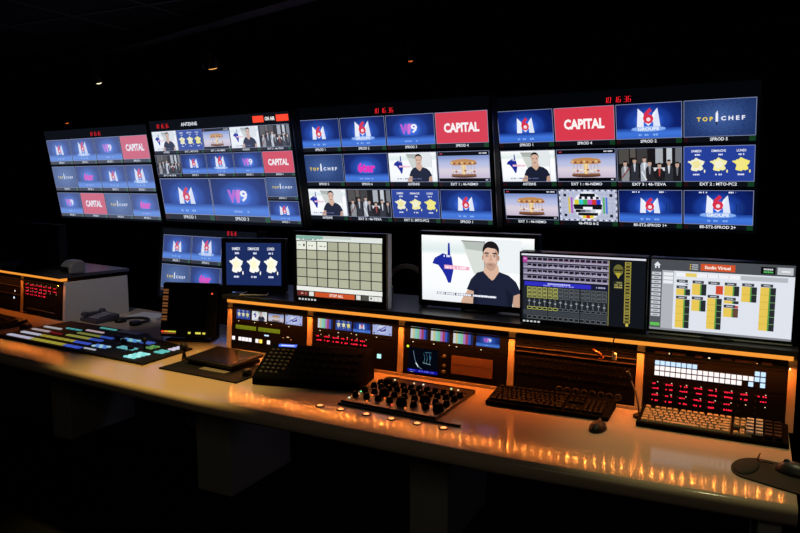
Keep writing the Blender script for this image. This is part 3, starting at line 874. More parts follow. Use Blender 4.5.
# bay B: intercom key panel with red readouts
def key_panel(bay, label, v0, v1, groups, rows, dots=True, extra=()):
    root, w, h = unit(bay, 'intercom_key_panel', label, 'rack unit', v0, v1, group='intercom panels with red readouts')
    sd = 1
    for i, (a, b) in enumerate(groups):
        it = []
        for j, v in enumerate(rows):
            if j >= 2 and i >= len(groups) - 2 and len(rows) > 2: continue
            it += readouts(a, v, b - a, .055, RED, sd); sd += 1
        lights(root, 'readout', w, h, it, label='red readout characters')
    if dots:
        lights(root, 'status_lamp', w, h, [(b - .01, rows[j] - .06, .008, .022, 'ffe0b0') for i, (a, b) in enumerate(groups) for j in range(0, len(rows), 2)])
    for i, (a, b) in enumerate(groups):
        for v in rows:
            x = a * w - w / 2 - .008; z = h / 2 - v * h
            mb = MB(); mb.box(x, -.006, z - .004, x + .006, 0, z + .004, BLACK); mb.build('lever_key', root)
    return root, w, h
GB = [(.05, .115), (.145, .215), (.25, .325), (.35, .435), (.47, .55), (.575, .655)]
r_, w, h = key_panel(B, 'intercom panel with six red readouts and one pale cyan key', .40, 1.0, GB, [.13, .27])
mb = MB(); x, z = .80 * w - w / 2, h / 2 - .56 * h
mb.box(x - .009, -.004, z - .009, x + .009, 0, z + .009, em('b8f4f0', 1.1)); mb.build('lit_key', r_, label='pale cyan lit key')
# bay C: waveform monitor and a panel with a brown readout
r_, w, h = unit(Cc, 'waveform_monitor', 'small waveform monitor with blue traces under the colour bar screens', 'monitor', .40, 1.0, 0, .46)
p, s = on(.66 * w, .80 * h); pic_scope(s); p.build('screen', r_, (-.06 * w, -.0012, -.02 * h), label='dark screen with pale curve and blue text')
lights(r_, 'status_lamp', w, h, [(.09, .10, .05, .07, 'd8e83a'), (.20, .9, .06, .06, 'd0e02c')])
for v in (.28, .58, .78):
    mb = MB(); mb.lathe([(.007, 0), (.0065, .01), (.005, .011)], (w / 2 - .02, 0, h / 2 - v * h), GREY, 14, 'y'); mb.build('knob', r_)
r_, w, h = unit(Cc, 'readout_panel', 'rack panel with a wide unlit brown readout window', 'rack unit', .40, 1.0, .46, 1.0)
mb = MB(); mb.box(-.46 * w, -.003, -.30 * h, .26 * w, 0, .28 * h, pbr('brown_readout', '6a4c3a', .45)); mb.build('readout_window', r_, label='dull brown readout window')
mb = MB(); mb.box(-.44 * w, -.0036, -.0 * h, .24 * w, -.003, .02 * h, pbr('brown_line', '5a3a28', .5)); mb.build('readout_lines', r_)
# bay D: dark patch field
r_, w, h = unit(D, 'patch_panel', 'dark rack of patch rows behind the black keyboard', 'rack unit', .16, 1.0)
for v in (.06, .16):
    mb = MB(); mb.box(-w / 2, -.008, h / 2 - v * h - .003, w / 2, 0, h / 2 - v * h, pbr('shelf_lip', '3a302a', .4)); mb.build('shelf_lip', r_)
mb = MB()
for r in range(3):
    for c in range(24):
        x, z = -w / 2 + .02 + c * (w - .04) / 23, h / 2 - (.3 + r * .16) * h
        mb.lathe([(.0055, 0), (.005, .003), (.0025, .003)], (x, 0, z), RACK, 8, 'y')
mb.build('patch_sockets', r_)
for c in range(8):
    mb = MB(); x, z = -w / 2 + (.40 + c * .068) * w, -h / 2 + .12 * h
    mb.lathe([(.013, 0), (.013, .004), (.010, .005), (.0095, .002)], (x, 0, z), pbr('socket_rim', '26211c', .5), 16, 'y'); mb.build('round_socket', r_)
r_, w, h = unit(D, 'blank_panel', 'dark ribbed blanking panel under the amber strip above the patch rows', 'rack unit', 0, .15, depth=.06)
for i in range(12):
    mb = MB(); mb.box(-w / 2 + .02 + i * w / 12.5, -.002, -h / 2 + .004, -w / 2 + .024 + i * w / 12.5, 0, h / 2 - .004, BLACK); mb.build('rib', r_)
# bay E: header panel, lit key field, intercom readouts
r_, w, h = unit(E, 'labelled_header_panel', 'dark header panel with brown labels above the white lit keys', 'rack unit', 0, .16, depth=.06)
BRN = pbr('brown_label', '5a3420', .6)
for a, b in ((.07, .17), (.2, .3), (.37, .42), (.55, .63), (.65, .8), (.83, .9)):
    mb = MB(); mb.box(a * w - w / 2, -.001, -.004, b * w - w / 2, 0, .008, BRN); mb.build('label_plate', r_)
lights(r_, 'status_lamp', w, h, [(.47, .5, .014, .3, 'ffe6c0'), (.18, .4, .008, .16, 'ffd09a'), (.8, .5, .01, .16, 'e8a060')])
r_, w, h = unit(E, 'lit_key_panel', 'key panel with rows of white lit square keys', 'rack unit', .16, .50)
mb = MB(); mb2 = MB()
pit = .0395
for r, cols in enumerate([list(range(8)) + [18, 19], range(20), list(range(16)) + [17, 19]]):
    for c in cols:
        u = .075 + c * pit + pit / 2; x = u * w - w / 2; z = h / 2 - (.20 + r * .26) * h
        cool = r == 0 or (c > 15 and r != 1) or (c in (18, 19))
        mb.box(x - .0072, -.0035, z - .0072, x + .0072, 0, z + .0072, em('c4e0ff' if cool else 'fff0ee', 1.15))
mb.build('lit_keys', r_, label='white and pale blue lit square keys')
GE = [(.065, .115), (.165, .22), (.270, .33), (.375, .435), (.480, .54), (.588, .65), (.70, .75), (.815, .88)]
key_panel(E, 'tall intercom panel with eight red readouts behind the beige keyboard', .50, 1.0, GE, [.14, .30, .52, .70])
# far riser
bl, br = Bay(LL, LY, XL[2], XL[1]), Bay(LL, LY, XL[1], XL[0])
GL = [(.06, .14), (.18, .26), (.29, .36), (.39, .48), (.51, .59), (.63, .70), (.76, .84)]
key_panel(br, 'intercom panel with red readouts in the far riser beside its white cheek', 0.0, .6, GL, [.34, .50, .66, .80])
r_, w, h = unit(br, 'blank_panel', 'black blanking panel below the far intercom panel', 'rack unit', .6, 1.0)
mb = MB(); mb.box(-.4 * w, -.002, -.02, .3 * w, 0, -.015, GREY); mb.build('trim_line', r_)
r_, w, h = unit(bl, 'rack_unit', 'dark rack unit with thin pale lines at the far end of the desk', 'rack unit', 0, 1.0)
for v in (.3, .55):
    mb = MB(); mb.box(-w / 2, -.006, h / 2 - v * h - .003, w / 2, 0, h / 2 - v * h, STEEL); mb.build('pull_rail', r_)
lights(r_, 'status_lamp', w, h, [(.84, .46, .02, .05, 'fff0e0'), (.82, .66, .03, .06, 'e8eef8')])

# ------------------------------------------------------------------ monitors standing on the risers
SHELF = 1.0252
def monitor(label, c, yaw, tilt, W, H, fn, gain=1.0, rim=.014, chin=.02, bez=BEZEL, foot=True, deep=.045, wash=0.0, zbase=SHELF, side=None, name='computer_monitor', group=None, lit=True):
    n = Vector((math.sin(R(yaw)), -math.cos(R(yaw))))
    root = thing(name, label, 'monitor', (c[0] - n.x * .0, c[1] - n.y * .0, zbase), (0, 0, R(yaw)), group)
    zc = c[2] - zbase; rot = (R(tilt), 0, 0)
    mb = MB(); x0, x1, z0, z1 = -W / 2, W / 2, -H / 2, H / 2
    mb.box(x0 - rim, .004, z0 - chin, x1 + rim, deep, z1 + rim, bez); mb.build('housing', root, (0, 0, zc), rot, bev=.004)
    mb = MB()
    for a in ((x0 - rim, z0 - chin, x1 + rim, z0), (x0 - rim, z1, x1 + rim, z1 + rim), (x0 - rim, z0, x0, z1), (x1, z0, x1 + rim, z1)):
        mb.box(a[0], -.004, a[1], a[2], .004, a[3], bez)
    mb.build('bezel', root, (0, 0, zc), rot, bev=.001)
    if lit:
        p = Pic(W, H, wash, gain); fn(p.sub(0, 0, W, H)); p.build('screen', root, (0, 0, zc), rot)
    else:
        mb = MB(); mb.face([(x0, 0, z0), (x1, 0, z0), (x1, 0, z1), (x0, 0, z1)], GLASS); mb.build('screen', root, (0, 0, zc), rot, label='dark unlit screen')
    if side:
        mb = MB(); mb.box(x1 + rim + .0005, -.004, z0 - chin, x1 + rim + .009, .03, z1 + rim, side); mb.build('side_trim', root, (0, 0, zc), rot, label='bright silver side edge')
    if foot:
        mb = MB(); mb.box(-.03, deep + .002, .013, .03, deep + .025, max(zc, .08), BLACK); mb.build('stand_neck', root, bev=.003)
        mb = MB(); mb.lathe([(.085, 0), (.085, .006), (.07, .011), (.03, .0125)], (0, deep + .02, 0.0004), BLACK, 24); mb.build('stand_foot', root)
    return root, zc, rot

# three map monitor with its bright wire foot
r_, zc, rot = monitor('small black monitor showing three pale country maps', (-2.119, 2.675, 1.165), 20, -2, .272, .204, lambda s: pic_meteo(s, '1c2c5e', True), gain=1.05, rim=.022, chin=.033, foot=False)
mb = MB(); mb.box(-.02, .046, .005, .02, .06, zc, BLACK); mb.build('stand_neck', r_)
mb = MB(); mb.tube([(-.03, .02, .006), (.07, .02, .006), (.095, -.105, .006), (-.035, -.105, .006), (-.03, .02, .006)], .004, SILVER, 8); mb.build('stand_foot', r_, label='bright wire stand foot')
mb = MB(); mb.face([(-.028, .018, .003), (-.033, -.103, .003), (.093, -.103, .003), (.068, .018, .003)], BLACK); mb.build('foot_plate', r_)
# pale keypad monitor
r_, zc, rot = monitor('monitor with a pale grid of square keys above an orange bar', (-1.575, 2.563, 1.188), 0, 0, .432, .270, pic_grid, gain=.95, rim=.018, chin=.026, side=SILVER)
p = Pic(.10, .01); s = p.sub(0, 0, .10, .01); l = s.lay(None)
for i in range(6): s.rect(i * 2.6, 1, i * 2.6 + 1.6, 8, 'c9cfd2', l)
p.build('button_marks', r_, (-.155, -.0045, zc - .148), label='row of small pale button marks')
# presenter monitor
monitor('wide monitor showing a presenter in a dark shirt beside a blue map', (-.985, 2.668, 1.198), -2, 2, .49, .276, lambda s: pic_presenter(s, True), gain=1.12, rim=.016, chin=.024)
# channel page monitor
r_, zc, rot = monitor('monitor with a dark page of channel strips and lilac rows', (-.531, 2.53, 1.168), -1, 4, .443, .249, pic_mixer_page, gain=.95, rim=.0065, chin=.016)
p = Pic(.07, .008); s = p.sub(0, 0, .07, .008); l = s.lay(None)
for i in range(5): s.rect(i * 3.2, 1, i * 3.2 + 2, 8, 'c9cfd2', l)
p.build('button_marks', r_, (-.18, .0047, zc - .1325), rot, label='row of small pale button marks')
# yellow list monitor
r_, zc, rot = monitor('rightmost monitor with a white page of yellow lists', (-.0775, 2.545, 1.167), -2, 2, .436, .247, pic_studio_page, gain=.96, rim=.0055, chin=.014)
mb = MB(); mb.box(-.222, -.0052, -.1373, .222, -.0042, -.1325, SILVER); mb.build('lower_trim', r_, (0, 0, zc), rot, label='silver lower edge')
# unlit monitor on the far riser
monitor('unlit black monitor on the far riser', (-3.98, 2.91, 1.165), -8, 0, .44, .24, None, rim=.016, chin=.02, lit=False, bez=MATTE)

# grey rounded handset unit on the far riser, grey headset between two monitors
t = thing('desk_speaker', 'small grey rounded speaker on the corner of the far riser', 'speaker', (-3.545, 2.80, SHELF), (0, 0, R(-10)))
mb = MB(); mb.side_prism([(-.05, .001), (.05, .001), (.05, .06), (.03, .08), (-.02, .075), (-.05, .05)], -.055, .055, pbr('speaker_grey', '6c6a68', .4)); mb.build('body', t, bev=.012)
mb = MB(); mb.box(-.042, -.053, .012, .042, -.0505, .042, BLACK); mb.build('grille', t)
t = thing('headset', 'grey headset standing between the pale keypad monitor and the presenter monitor', 'headset', (-1.335, 2.74, SHELF), (0, 0, R(25)))
HG = pbr('headset_grey', 'b4b2ae', .45)
mb = MB(); mb.tube([(-.075 + .0, 0, .06)] + [(-.085 * math.cos(R(a)), 0, .075 + .09 * math.sin(R(a))) for a in range(0, 181, 15)] + [(.075, 0, .06)], .011, HG, 10); mb.build('headband', t)
for sx in (-1, 1):
    mb = MB(); mb.lathe([(.0355, -.016), (.04, 0), (.0355, .016)], (sx * .075, 0, .042), HG, 20, 'x'); mb.build('ear_cup', t)

# ------------------------------------------------------------------ things on the desk
DZ = .7506
# large vision mixer with lit key rows
VL = 'wide vision mixer panel with rows of white, yellow and blue lit keys'
vx = thing('vision_mixer', VL, 'control panel', (-3.484, 2.315, DZ), (0, 0, R(-4.57)))
mb = MB(); mb.prism([(-.03, -.03), (1.125, -.03), (1.09, .29), (.75, .34), (.64, .40), (-.03, .40)], 0, .010, MATTE); mb.build('base_plate', vx, bev=.003)
def bank(u0, v0, nx, ny, pu, pv, cols, label, strength=.9, ku=.72, kv=.62):
    mb = MB(); ms = [em(c, strength * .9) for c in cols]
    for j in range(ny):
        for i in range(nx):
            x, y = u0 + i * pu, v0 + j * pv
            m = ms[(i * 7 + j * 3) % len(ms)]
            mb.box(x, y, .0102, x + pu * ku, y + pv * kv, .0155, m)
    return mb.build('key_bank', vx, label=label)
bank(.03, -.008, 9, 1, .0235, .040, ['b9b6d0', 'c8c4da'], 'white lit keys of the front row', .85)
bank(.245, -.008, 11, 1, .0245, .040, ['a9a03a', 'b8ac46'], 'yellow lit keys of the front row', .8)
bank(.517, -.008, 5, 1, .0245, .040, ['3c54c8', '4a62d8'], 'blue lit keys of the front row', .85)
bank(.03, .066, 7, 1, .0235, .036, ['c0c2d6'], 'white lit keys of the second row', .85)
bank(.205, .066, 11, 1, .0255, .036, ['b5a83e', 'a49a3a'], 'yellow lit keys of the second row', .75)
bank(.487, .066, 5, 1, .0240, .036, ['4058cc'], 'blue lit keys of the second row', .8)
bank(.008, .140, 7, 1, .0225, .030, ['b8a8ac', 'c4b4b4'], 'pinkish white lit keys of the third row', .75)
bank(.005, .212, 7, 1, .0215, .028, ['c2bcc0'], 'white lit keys of the fourth row', .75)
bank(.17, .140, 4, 1, .026, .022, ['7a1c20'], 'dark red keys of the third row', .7)
bank(.310, .142, 8, 1, .0240, .034, ['a0a04a'], 'olive lit keys of the third row', .7)
bank(.312, .205, 8, 1, .0240, .030, ['8f9648'], 'olive lit keys of the fourth row', .65)
bank(.503, .142, 4, 1, .024, .034, ['3a58c4'], 'blue lit keys of the third row', .8)
bank(.503, .205, 4, 1, .024, .030, ['3a58c4'], 'blue lit keys of the fourth row', .75)
bank(.15, .250, 6, 1, .0215, .022, ['58b8bc', '46989c'], 'cyan lit keys behind the white rows', .75)
bank(.29, .272, 6, 1, .0245, .024, ['c8b0b8'], 'pale pink lit keys at the back', .75)
bank(.30, .352, 6, 1, .0225, .022, ['58b4b0'], 'cyan lit keys at the back edge', .75)
bank(.64, .060, 4, 2, .027, .022, ['a8d8ec', '5a86d8'], 'pale blue lit keys', .9)
bank(.65, .010, 4, 1, .022, .016, ['c8ccd8'], 'small white keys near the front', .7)
bank(.645, .222, 4, 2, .030, .022, ['8ad0d8', '5f9ae0'], 'cyan and blue lit keys', .85)
bank(.775, .228, 4, 2, .022, .022, ['4a68c8'], 'blue lit keys of the right block', .75)
bank(.775, .10, 4, 2, .030, .022, ['6cc0c8'], 'cyan lit keys of the right block', .85)
bank(.895, .165, 3, 3, .018, .020, ['7fb860', '5c9a58'], 'green lit keys', .7)
bank(.955, .000, 3, 4, .026, .026, ['86e0dc', 'a8f0ec'], 'bright cyan lit keys at the right corner', 1.1)
bank(1.005, .13, 3, 2, .02, .03, ['6ad0c8'], 'cyan lit keys along the right edge', .9)
bank(1.02, .20, 2, 3, .022, .026, ['d8d0e4'], 'white lit keys along the right edge', 1.0)
mb = MB(); mb.box(.46, .335, .0102, .62, .385, .013, pbr('display_violet', '4c4468', .3)); mb.build('label_display', vx)
for u, v in ((.70, .145), (.86, .06), (.60, .19)):
    mb = MB(); mb.box(u, v, .0102, u + .02, v + .11, .011, BLACK); mb.box(u - .004, v + .04, .011, u + .024, v + .055, .028, BLACK); mb.build('fader', vx)
mb = MB(); mb.tube([(.93, .14, .01), (.93, .14, .05)], .005, BLACK); mb.ball((.93, .14, .06), .014, .014, .014, BLACK); mb.build('joystick', vx)

# touch panel standing behind the mixer
t = thing('touch_panel', 'black touch panel with amber side keys leaning back behind the vision mixer', 'control panel', (-2.53, 2.665, DZ), (0, 0, R(16)))
tr = (R(-12), 0, 0); zc = .160
mb = MB(); mb.box(-.155, 0, -.14, .155, .05, .14, BLACK); mb.build('housing', t, (0, 0, zc), tr, bev=.012)
mb = MB(); mb.face([(-.105, -.0008, -.095), (.10, -.0008, -.095), (.10, -.0008, .118), (-.105, -.0008, .118)], GLASS); mb.build('screen', t, (0, 0, zc), tr)
mb = MB()
AMB = em('6e4426', 1.0)
for i in range(5):
    for k in range(2):
        z = .098 - i * .034 - k * .014
        mb.box(-.146, -.003, z - .005, -.118, 0, z + .005, AMB)
mb.build('side_keys', t, (0, 0, zc), tr, label='column of amber side keys')
for u0, u1, v0, v1, c in ((.3, 1.2, 1, 4.5, 'e8442a'), (1.2, 2.4, 1, 4.5, 'e8982a'), (2.4, 4.6, 1, 4.5, 'c8c83a'), (.3, 4.6, 5.6, 8, '7a3a24'), (8.2, 8.9, 2, 6.5, 'd8d050'), (10.3, 11.9, 2, 6.5, 'd8d050'), (12.4, 13.2, 2, 6.5, 'd8d050')):
    p = Pic(.3, .02); s = p.sub(0, 0, .3, .02); s.rect(u0, v0, u1, v1, c); p.build('lit_key', t, (0, -.0254, zc - .1144), tr)
mb = MB(); mb.lathe([(.004, 0), (.004, .003)], (.122, -.001, .085), em('ff5a3c', 1.3), 12, 'y'); mb.build('tally_lamp', t, (0, 0, zc), tr, label='small red lamp')
mb = MB(); mb.box(.157, .015, -.06, .21, .045, .125, MATTE); mb.build('side_bracket', t, (0, 0, zc), tr)
mb = MB(); mb.prism([(-.12, -.03), (.12, -.03), (.10, .14), (-.10, .14)], 0.0003, .012, BLACK); mb.build('base', t, bev=.003)
mb = MB(); mb.box(-.05, .05, .01, .05, .085, .2, BLACK); mb.build('rear_strut', t)

# flush panel with joystick and black slab
t = thing('remote_panel', 'flat black remote panel with a pale key strip and knobbed joystick', 'control panel', (-2.262, 2.187, DZ), (0, 0, R(-4.0)))
mb = MB(); mb.prism([(0, 0), (.452, 0), (.44, .245), (-.01, .26)], 0, .006, MATTE); mb.build('base_plate', t, bev=.002)
mb = MB()
for i in range(7): mb.box(.175 + i * .022, .065, .0062, .192 + i * .022, .10, .0095, pbr('pale_key', '8f8578', .5))
mb.build('key_strip', t, label='strip of pale keys')
mb = MB(); mb.tube([(-.022, .165, .006), (-.022, .165, .04)], [.012, .006], BLACK, 12); mb.ball((-.022, .165, .058), .019, .019, .024, BLACK); mb.build('joystick', t)
mb = MB(); mb.lathe([(.02, .006), (.018, .03), (.012, .034)], (.42, .10, 0), BLACK, 18); mb.build('dial', t)
t = thing('tablet_controller', 'black slab controller propped on the flat remote panel', 'controller', (-2.055, 2.372, DZ + .0075), (0, 0, R(-6)))
mb = MB(); mb.side_prism([(-.10, .012), (.10, .024), (.10, .040), (-.10, .026)], -.145, .145, BLACK); mb.build('body', t, bev=.004)
mb = MB(); mb.face([(-.125, -.085, .0288), (.125, -.085, .0288), (.125, .085, .0406), (-.125, .085, .0406)], pbr('slab_glass', '1d1714', .2)); mb.build('touch_surface', t)
for x in (-.12, .12):
    mb = MB(); mb.box(x - .01, -.09, 0.0, x + .01, .09, .014, RUBBER); mb.build('foot', t)

# intercom console
t = thing('intercom_console', 'big black sloping intercom console with a blue display and keypad', 'control panel', (-1.515, 2.245, DZ), (0, 0, R(12.5)))
mb = MB(); mb.side_prism([(-.02, .001), (.185, .001), (.185, .118), (.17, .128), (-.015, .035), (-.02, .028)], -.24, .21, CONS); mb.build('body', t, bev=.004)
ang = math.atan2(.093, .185); 
def slope(u, v, up=.0008):   # u across, v up the slope 0..1
    y, z = -.015 + .185 * v, .035 + .093 * v
    return (u, y - math.sin(ang) * up, z + math.cos(ang) * up)
mb = MB(); mb.face([slope(-.20, .90), slope(-.12, .90), slope(-.12, .985), slope(-.20, .985)], em('5a78ff', 1.0)); mb.build('display', t, label='blue lit display')
mb = MB(); mb.face([slope(-.19, .925, .0012), slope(-.13, .925, .0012), slope(-.13, .955, .0012), slope(-.19, .955, .0012)], em('cfd8ff', 1.2)); mb.build('display_text', t)
KG = pbr('console_key', '191816', .6)
mb = MB()
for r in range(7):
    for c in range(5 if r < 6 else 4):
        v, u = .80 - r * .11, -.215 + c * .022
        q = [slope(u - .005, v - .022, .004), slope(u + .005, v - .022, .004), slope(u + .005, v + .022, .004), slope(u - .005, v + .022, .004)]
        b = [slope(u - .007, v - .03, 0), slope(u + .007, v - .03, 0), slope(u + .007, v + .03, 0), slope(u - .007, v + .03, 0)]
        mb.grid([b, q], KG, False)
mb.build('keypad', t, label='grey keypad')
mb = MB()
for r in range(4):
    for c in range(8):
        v, u = .82 - r * .2, -.08 + c * .035
        b = [slope(u - .012, v - .06, 0), slope(u + .012, v - .06, 0), slope(u + .012, v + .06, 0), slope(u - .012, v + .06, 0)]
        q = [slope(u - .010, v - .05, .003), slope(u + .010, v - .05, .003), slope(u + .010, v + .05, .003), slope(u - .010, v + .05, .003)]
        mb.grid([b, q], CONS, False)
mb.build('black_keys', t)

# sound mixer
t = thing('sound_mixer', 'black sound mixer with three rows of chunky knobs set on the desk', 'mixer', (-1.098, 2.305, DZ), (0, 0, R(-3.2)))
mb = MB(); mb.prism([(-.195, -.19), (.195, -.19), (.185, .17), (-.205, .17)], 0, .014, pbr('mixer_top', '2a2320', .35)); mb.build('body', t, bev=.003)
mb = MB(); mb.box(-.198, -.2025, 0, .29, -.193, .006, BLACK); mb.build('front_lip', t)
mb = MB(); mb.box(-.19, .10, .0142, .18, .105, .016, BLACK); mb.box(-.19, .155, .0142, .18, .16, .016, BLACK); mb.build('panel_lines', t)
kb = MB(); kb.lathe([(.013, 0), (.012, .006), (.009, .018), (.007, .0195)], (0, 0, .0142), CONS, 14); kb.box(-.0012, -.008, .0330, .0012, .003, .0340, GREY); kme = kb.mesh('knob')
kb = MB(); kb.lathe([(.020, 0), (.019, .008), (.016, .024), (.012, .026)], (0, 0, .0142), CONS, 18); kbig = kb.mesh('knob')
rn = random.Random(3)
for r, (y, nx) in enumerate(((.055, 11), (.005, 11), (-.06, 9), (-.125, 8))):
    for c in range(nx):
        big = (r == 2 and c in (2, 6)) or (r == 3 and c in (4, 7)) or (r == 0 and c == 1)
        link('knob', kbig if big else kme, t, (-.172 + c * .344 / (nx - 1), y, 0))
p = MB()
for x, y, c in ((-.15, .13, 'fff0c0'), (-.06, .125, 'ffd8a0'), (-.02, .128, 'fff0d8'), (.10, .13, 'd8ffc8'), (.13, .128, 'ffe0b0'), (-.18, -.155, 'e8ffd8'), (-.175, -.10, 'ffcf90'), (-.183, -.07, '70ffc0'), (-.12, -.09, 'ff8a40'), (-.06, -.10, 'ff7a38'), (-.10, -.16, 'ff8a40'), (.02, -.09, 'ff6a30'), (.06, -.16, 'ff8a40'), (.0, -.15, 'ff5a3a'), (.13, -.10, 'ff8a40')):
    p.lathe([(.0035, 0), (.0035, .003)], (x, y, .0142), em(c, 1.4), 8)
p.build('lamps', t, label='tiny white, green and orange lamps')
# six lit buttons along the desk edge
NTH = ['leftmost', 'second', 'third', 'fourth', 'fifth', 'rightmost']
bm0 = MB(); bm0.lathe([(.016, 0), (.016, .0022), (.011, .003), (.011, .0015)], (0, 0, 0), pbr('button_rim', '6a4a34', .35, .6), 20); ring = bm0.mesh('ring')
bm0 = MB(); bm0.lathe([(.010, .0), (.010, .0032), (.006, .0052), (.0005, .0056)], (0, 0, 0), em('ff9c58', 1.9), 18); cap = bm0.mesh('cap')
for i, (x, y) in enumerate([(-1.355, 2.069), (-1.266, 2.067), (-1.159, 2.062), (-1.059, 2.058), (-.960, 2.055), (-.864, 2.053)]):
    b = thing('push_button', ('%s of the six orange lit round buttons along the front of the desk' if i in (0, 5) else '%s from the left of the six orange lit round buttons along the desk edge') % NTH[i], 'button', (x, y, .7503), group='orange lit buttons along the desk edge')
    link('ring', ring, b); link('cap', cap, b, label='glowing orange cap')

# keyboards
def keyboard(label, loc, yaw, W, D, capm, body, numpad=True, lcd=False):
    t = thing('keyboard', label, 'keyboard', loc, (0, 0, R(yaw)), None)
    rise = .016
    mb = MB(); mb.side_prism([(-D / 2, .001), (D / 2, .001), (D / 2, .018 + rise), (-D / 2, .016)], -W / 2, W / 2, body); mb.build('body', t, bev=.003)
    mb = MB(); pit = (W - .03) / 23.0
    zz = lambda y: .016 + (y + D / 2) / D * (.002 + rise)
    def key(x, y, w, d):
        b = [(x, y, zz(y)), (x + w, y, zz(y)), (x + w, y + d, zz(y + d)), (x, y + d, zz(y + d))]
        q = [(x + .0025, y + .002, zz(y) + .008), (x + w - .0025, y + .002, zz(y) + .008), (x + w - .0025, y + d - .003, zz(y + d) + .008), (x + .0025, y + d - .003, zz(y + d) + .008)]
        mb.grid([b, q], capm, False)
    rowd = (D - .03) / 6.2
    x0 = -W / 2 + .012
    for r in range(6):
        y = -D / 2 + .012 + r * rowd + (.006 if r == 5 else 0)
        if r == 0:
            ws = [1.4, 1.1, 1.3, 6.2, 1.3, 1.1, 1.1, 1.5]
        else:
            ws = {1: [1.3] + [1] * 11 + [2.7], 2: [1.8] + [1] * 11 + [2.2], 3: [1.5] + [1] * 12 + [1.5], 4: [1] * 13 + [2], 5: [1, -.6, 1, 1, 1, 1, -.3, 1, 1, 1, 1, -.3, 1, 1, 1, 1]}[r]
        sc = 15.0 / sum(abs(a) for a in ws); x = x0
        for a in ws:
            w = abs(a) * sc * pit
            if a > 0: key(x + .0006, y, w - .0012, rowd - .002)
            x += w
        for c in range(3):
            if r in (0, 4, 5, 3) or (r == 1 and c == 1): key(x0 + (15.4 + c) * pit, y, pit - .001, rowd - .002)
        if numpad and r < 5:
            for c in range(4): key(x0 + (18.8 + c) * pit, y, pit - .001, rowd - .002)
    mb.build('keycaps', t)
    if lcd:
        mb = MB(); mb.box(W / 2 - .085, -D / 2 + .012, .020, W / 2 - .05, D / 2 - .02, .048, pbr('key_blue', '7f96ac', .5)); mb.build('side_block', t, label='pale blue key block')
    return t
keyboard('black computer keyboard in front of the dark patch rack', (-.608, 2.434, DZ), .5, .435, .165, pbr('black_keycap', '090908', .6, spec=.1), CONS)
kb2 = keyboard('keyboard with beige keycaps in front of the right-hand lit key rack', (-.078, 2.425, DZ), -1.0, .445, .15, BEIGE, CONS, numpad=False)
mb = MB()
for r in range(5):
    for c in range(4):
        x, y = .105 + c * .026, -.062 + r * .025
        mb.box(x, y, .026 + r * .0025, x + .02, y + .018, .033 + r * .0025, pbr('key_bluegrey', '8a98a4', .5) if c < 2 else BLACK)
mb.build('number_keys', kb2, label='pale blue grey and black number keys')
keyboard('black keyboard lying before the far riser at the end of the desk', (-3.86, 2.515, DZ), -9, .44, .15, pbr('black_keycap', '090908', .6, spec=.1), BLACK)

def mouse(label, loc, yaw, k, mat):
    t = thing('computer_mouse', label, 'mouse', loc, (0, 0, R(yaw)))
    mb = MB(); mb.ball((0, 0, 0.0006), .031 * k, .054 * k, .034 * k, mat, 20, 10, 0.0); mb.build('body', t)
    mb = MB(); mb.lathe([(.009 * k, -.003), (.009 * k, .003)], (0, .024 * k, .029 * k), GREY, 14, 'x'); mb.build('scroll_wheel', t)
    mb = MB(); mb.box(-.0006, .006 * k, .030 * k, .0006, .05 * k, .0345 * k, MATTE); 
    return t
mouse('small black mouse in front of the black keyboard', (-.408, 2.268, DZ), -8, .85, BLACK)
mt = thing('mouse_mat', 'brown grey mouse mat with a padded wrist end at the desk corner', 'mouse mat', (.130, 2.118, DZ), (0, 0, R(-12)))
mb = MB(); out = [(-.085 + .055 * math.cos(R(a)) * 1.0, .0 + .085 * math.sin(R(a))) for a in range(90, 271, 15)] + [(.02, -.105), (.10, -.115), (.115, -.03), (.10, .06), (.02, .09)]
mb.prism(out, 0, .004, PADM); mb.build('base', mt)
mb = MB(); rr = []
mb.ball((-.102, 0, .0038), .030, .068, .010, PADM, 24, 6, 0.0); mb.build('wrist_rest', mt)
ms = mouse('large grey black mouse resting on the brown grey mat', (.150, 2.140, DZ + .0045), 70, .95, pbr('mouse_grey', '26262a', .4))
mb = MB(); mb.tube([(.0, .06, .012), (.01, .09, .006), (.03, .11, .0035), (.075, .118, .0035)], .002, CABLE, 6); mb.build('mouse_cable', ms)

# papers, headphones, telephone at the far end
PP = thing('paper_stack', 'stack of white paper leaning behind the black headphones', 'paper', (-3.20, 3.045, DZ), (0, 0, R(4)))
mb = MB(); mb.box(-.11, -.07, 0, .11, .07, .012, PAPER); mb.build('sheets', PP)
mb = MB(); mb.box(-.105, -.062, .0122, .105, .066, .0132, PAPER); mb.build('top_sheet', PP, rot=(0, 0, R(3)))
hp = thing('headphones', 'black headphones lying flat in front of the white paper', 'headphones', (-3.155, 2.885, DZ), (0, 0, R(-10)))
mb = MB(); mb.tube([(.085 * math.cos(R(a)), .075 * math.sin(R(a)), .012) for a in range(-20, 201, 15)], .008, BLACK, 8); mb.build('headband', hp)
for sx in (-1, 1):
    mb = MB(); mb.lathe([(.032, 0.001), (.035, .012), (.030, .024)], (sx * .075, -.045, 0), BLACK, 18); mb.build('ear_cup', hp)
tp = thing('desk_telephone', 'grey desk telephone at the foot of the white riser cheek', 'telephone', (-3.38, 2.832, DZ), (0, 0, R(-9.5)))
TG = pbr('telephone_grey', '3c3a42', .4)
mb = MB(); mb.side_prism([(-.075, .001), (.075, .001), (.075, .04), (-.075, .02)], -.085, .085, TG); mb.build('body', tp, bev=.004)
mb = MB(); mb.box(-.08, -.07, .030, -.045, .07, .046, TG); mb.ball((-.062, -.055, .044), .02, .02, .011, TG); mb.ball((-.062, .055, .050), .02, .02, .011, TG); mb.build('handset', tp)
mb = MB()
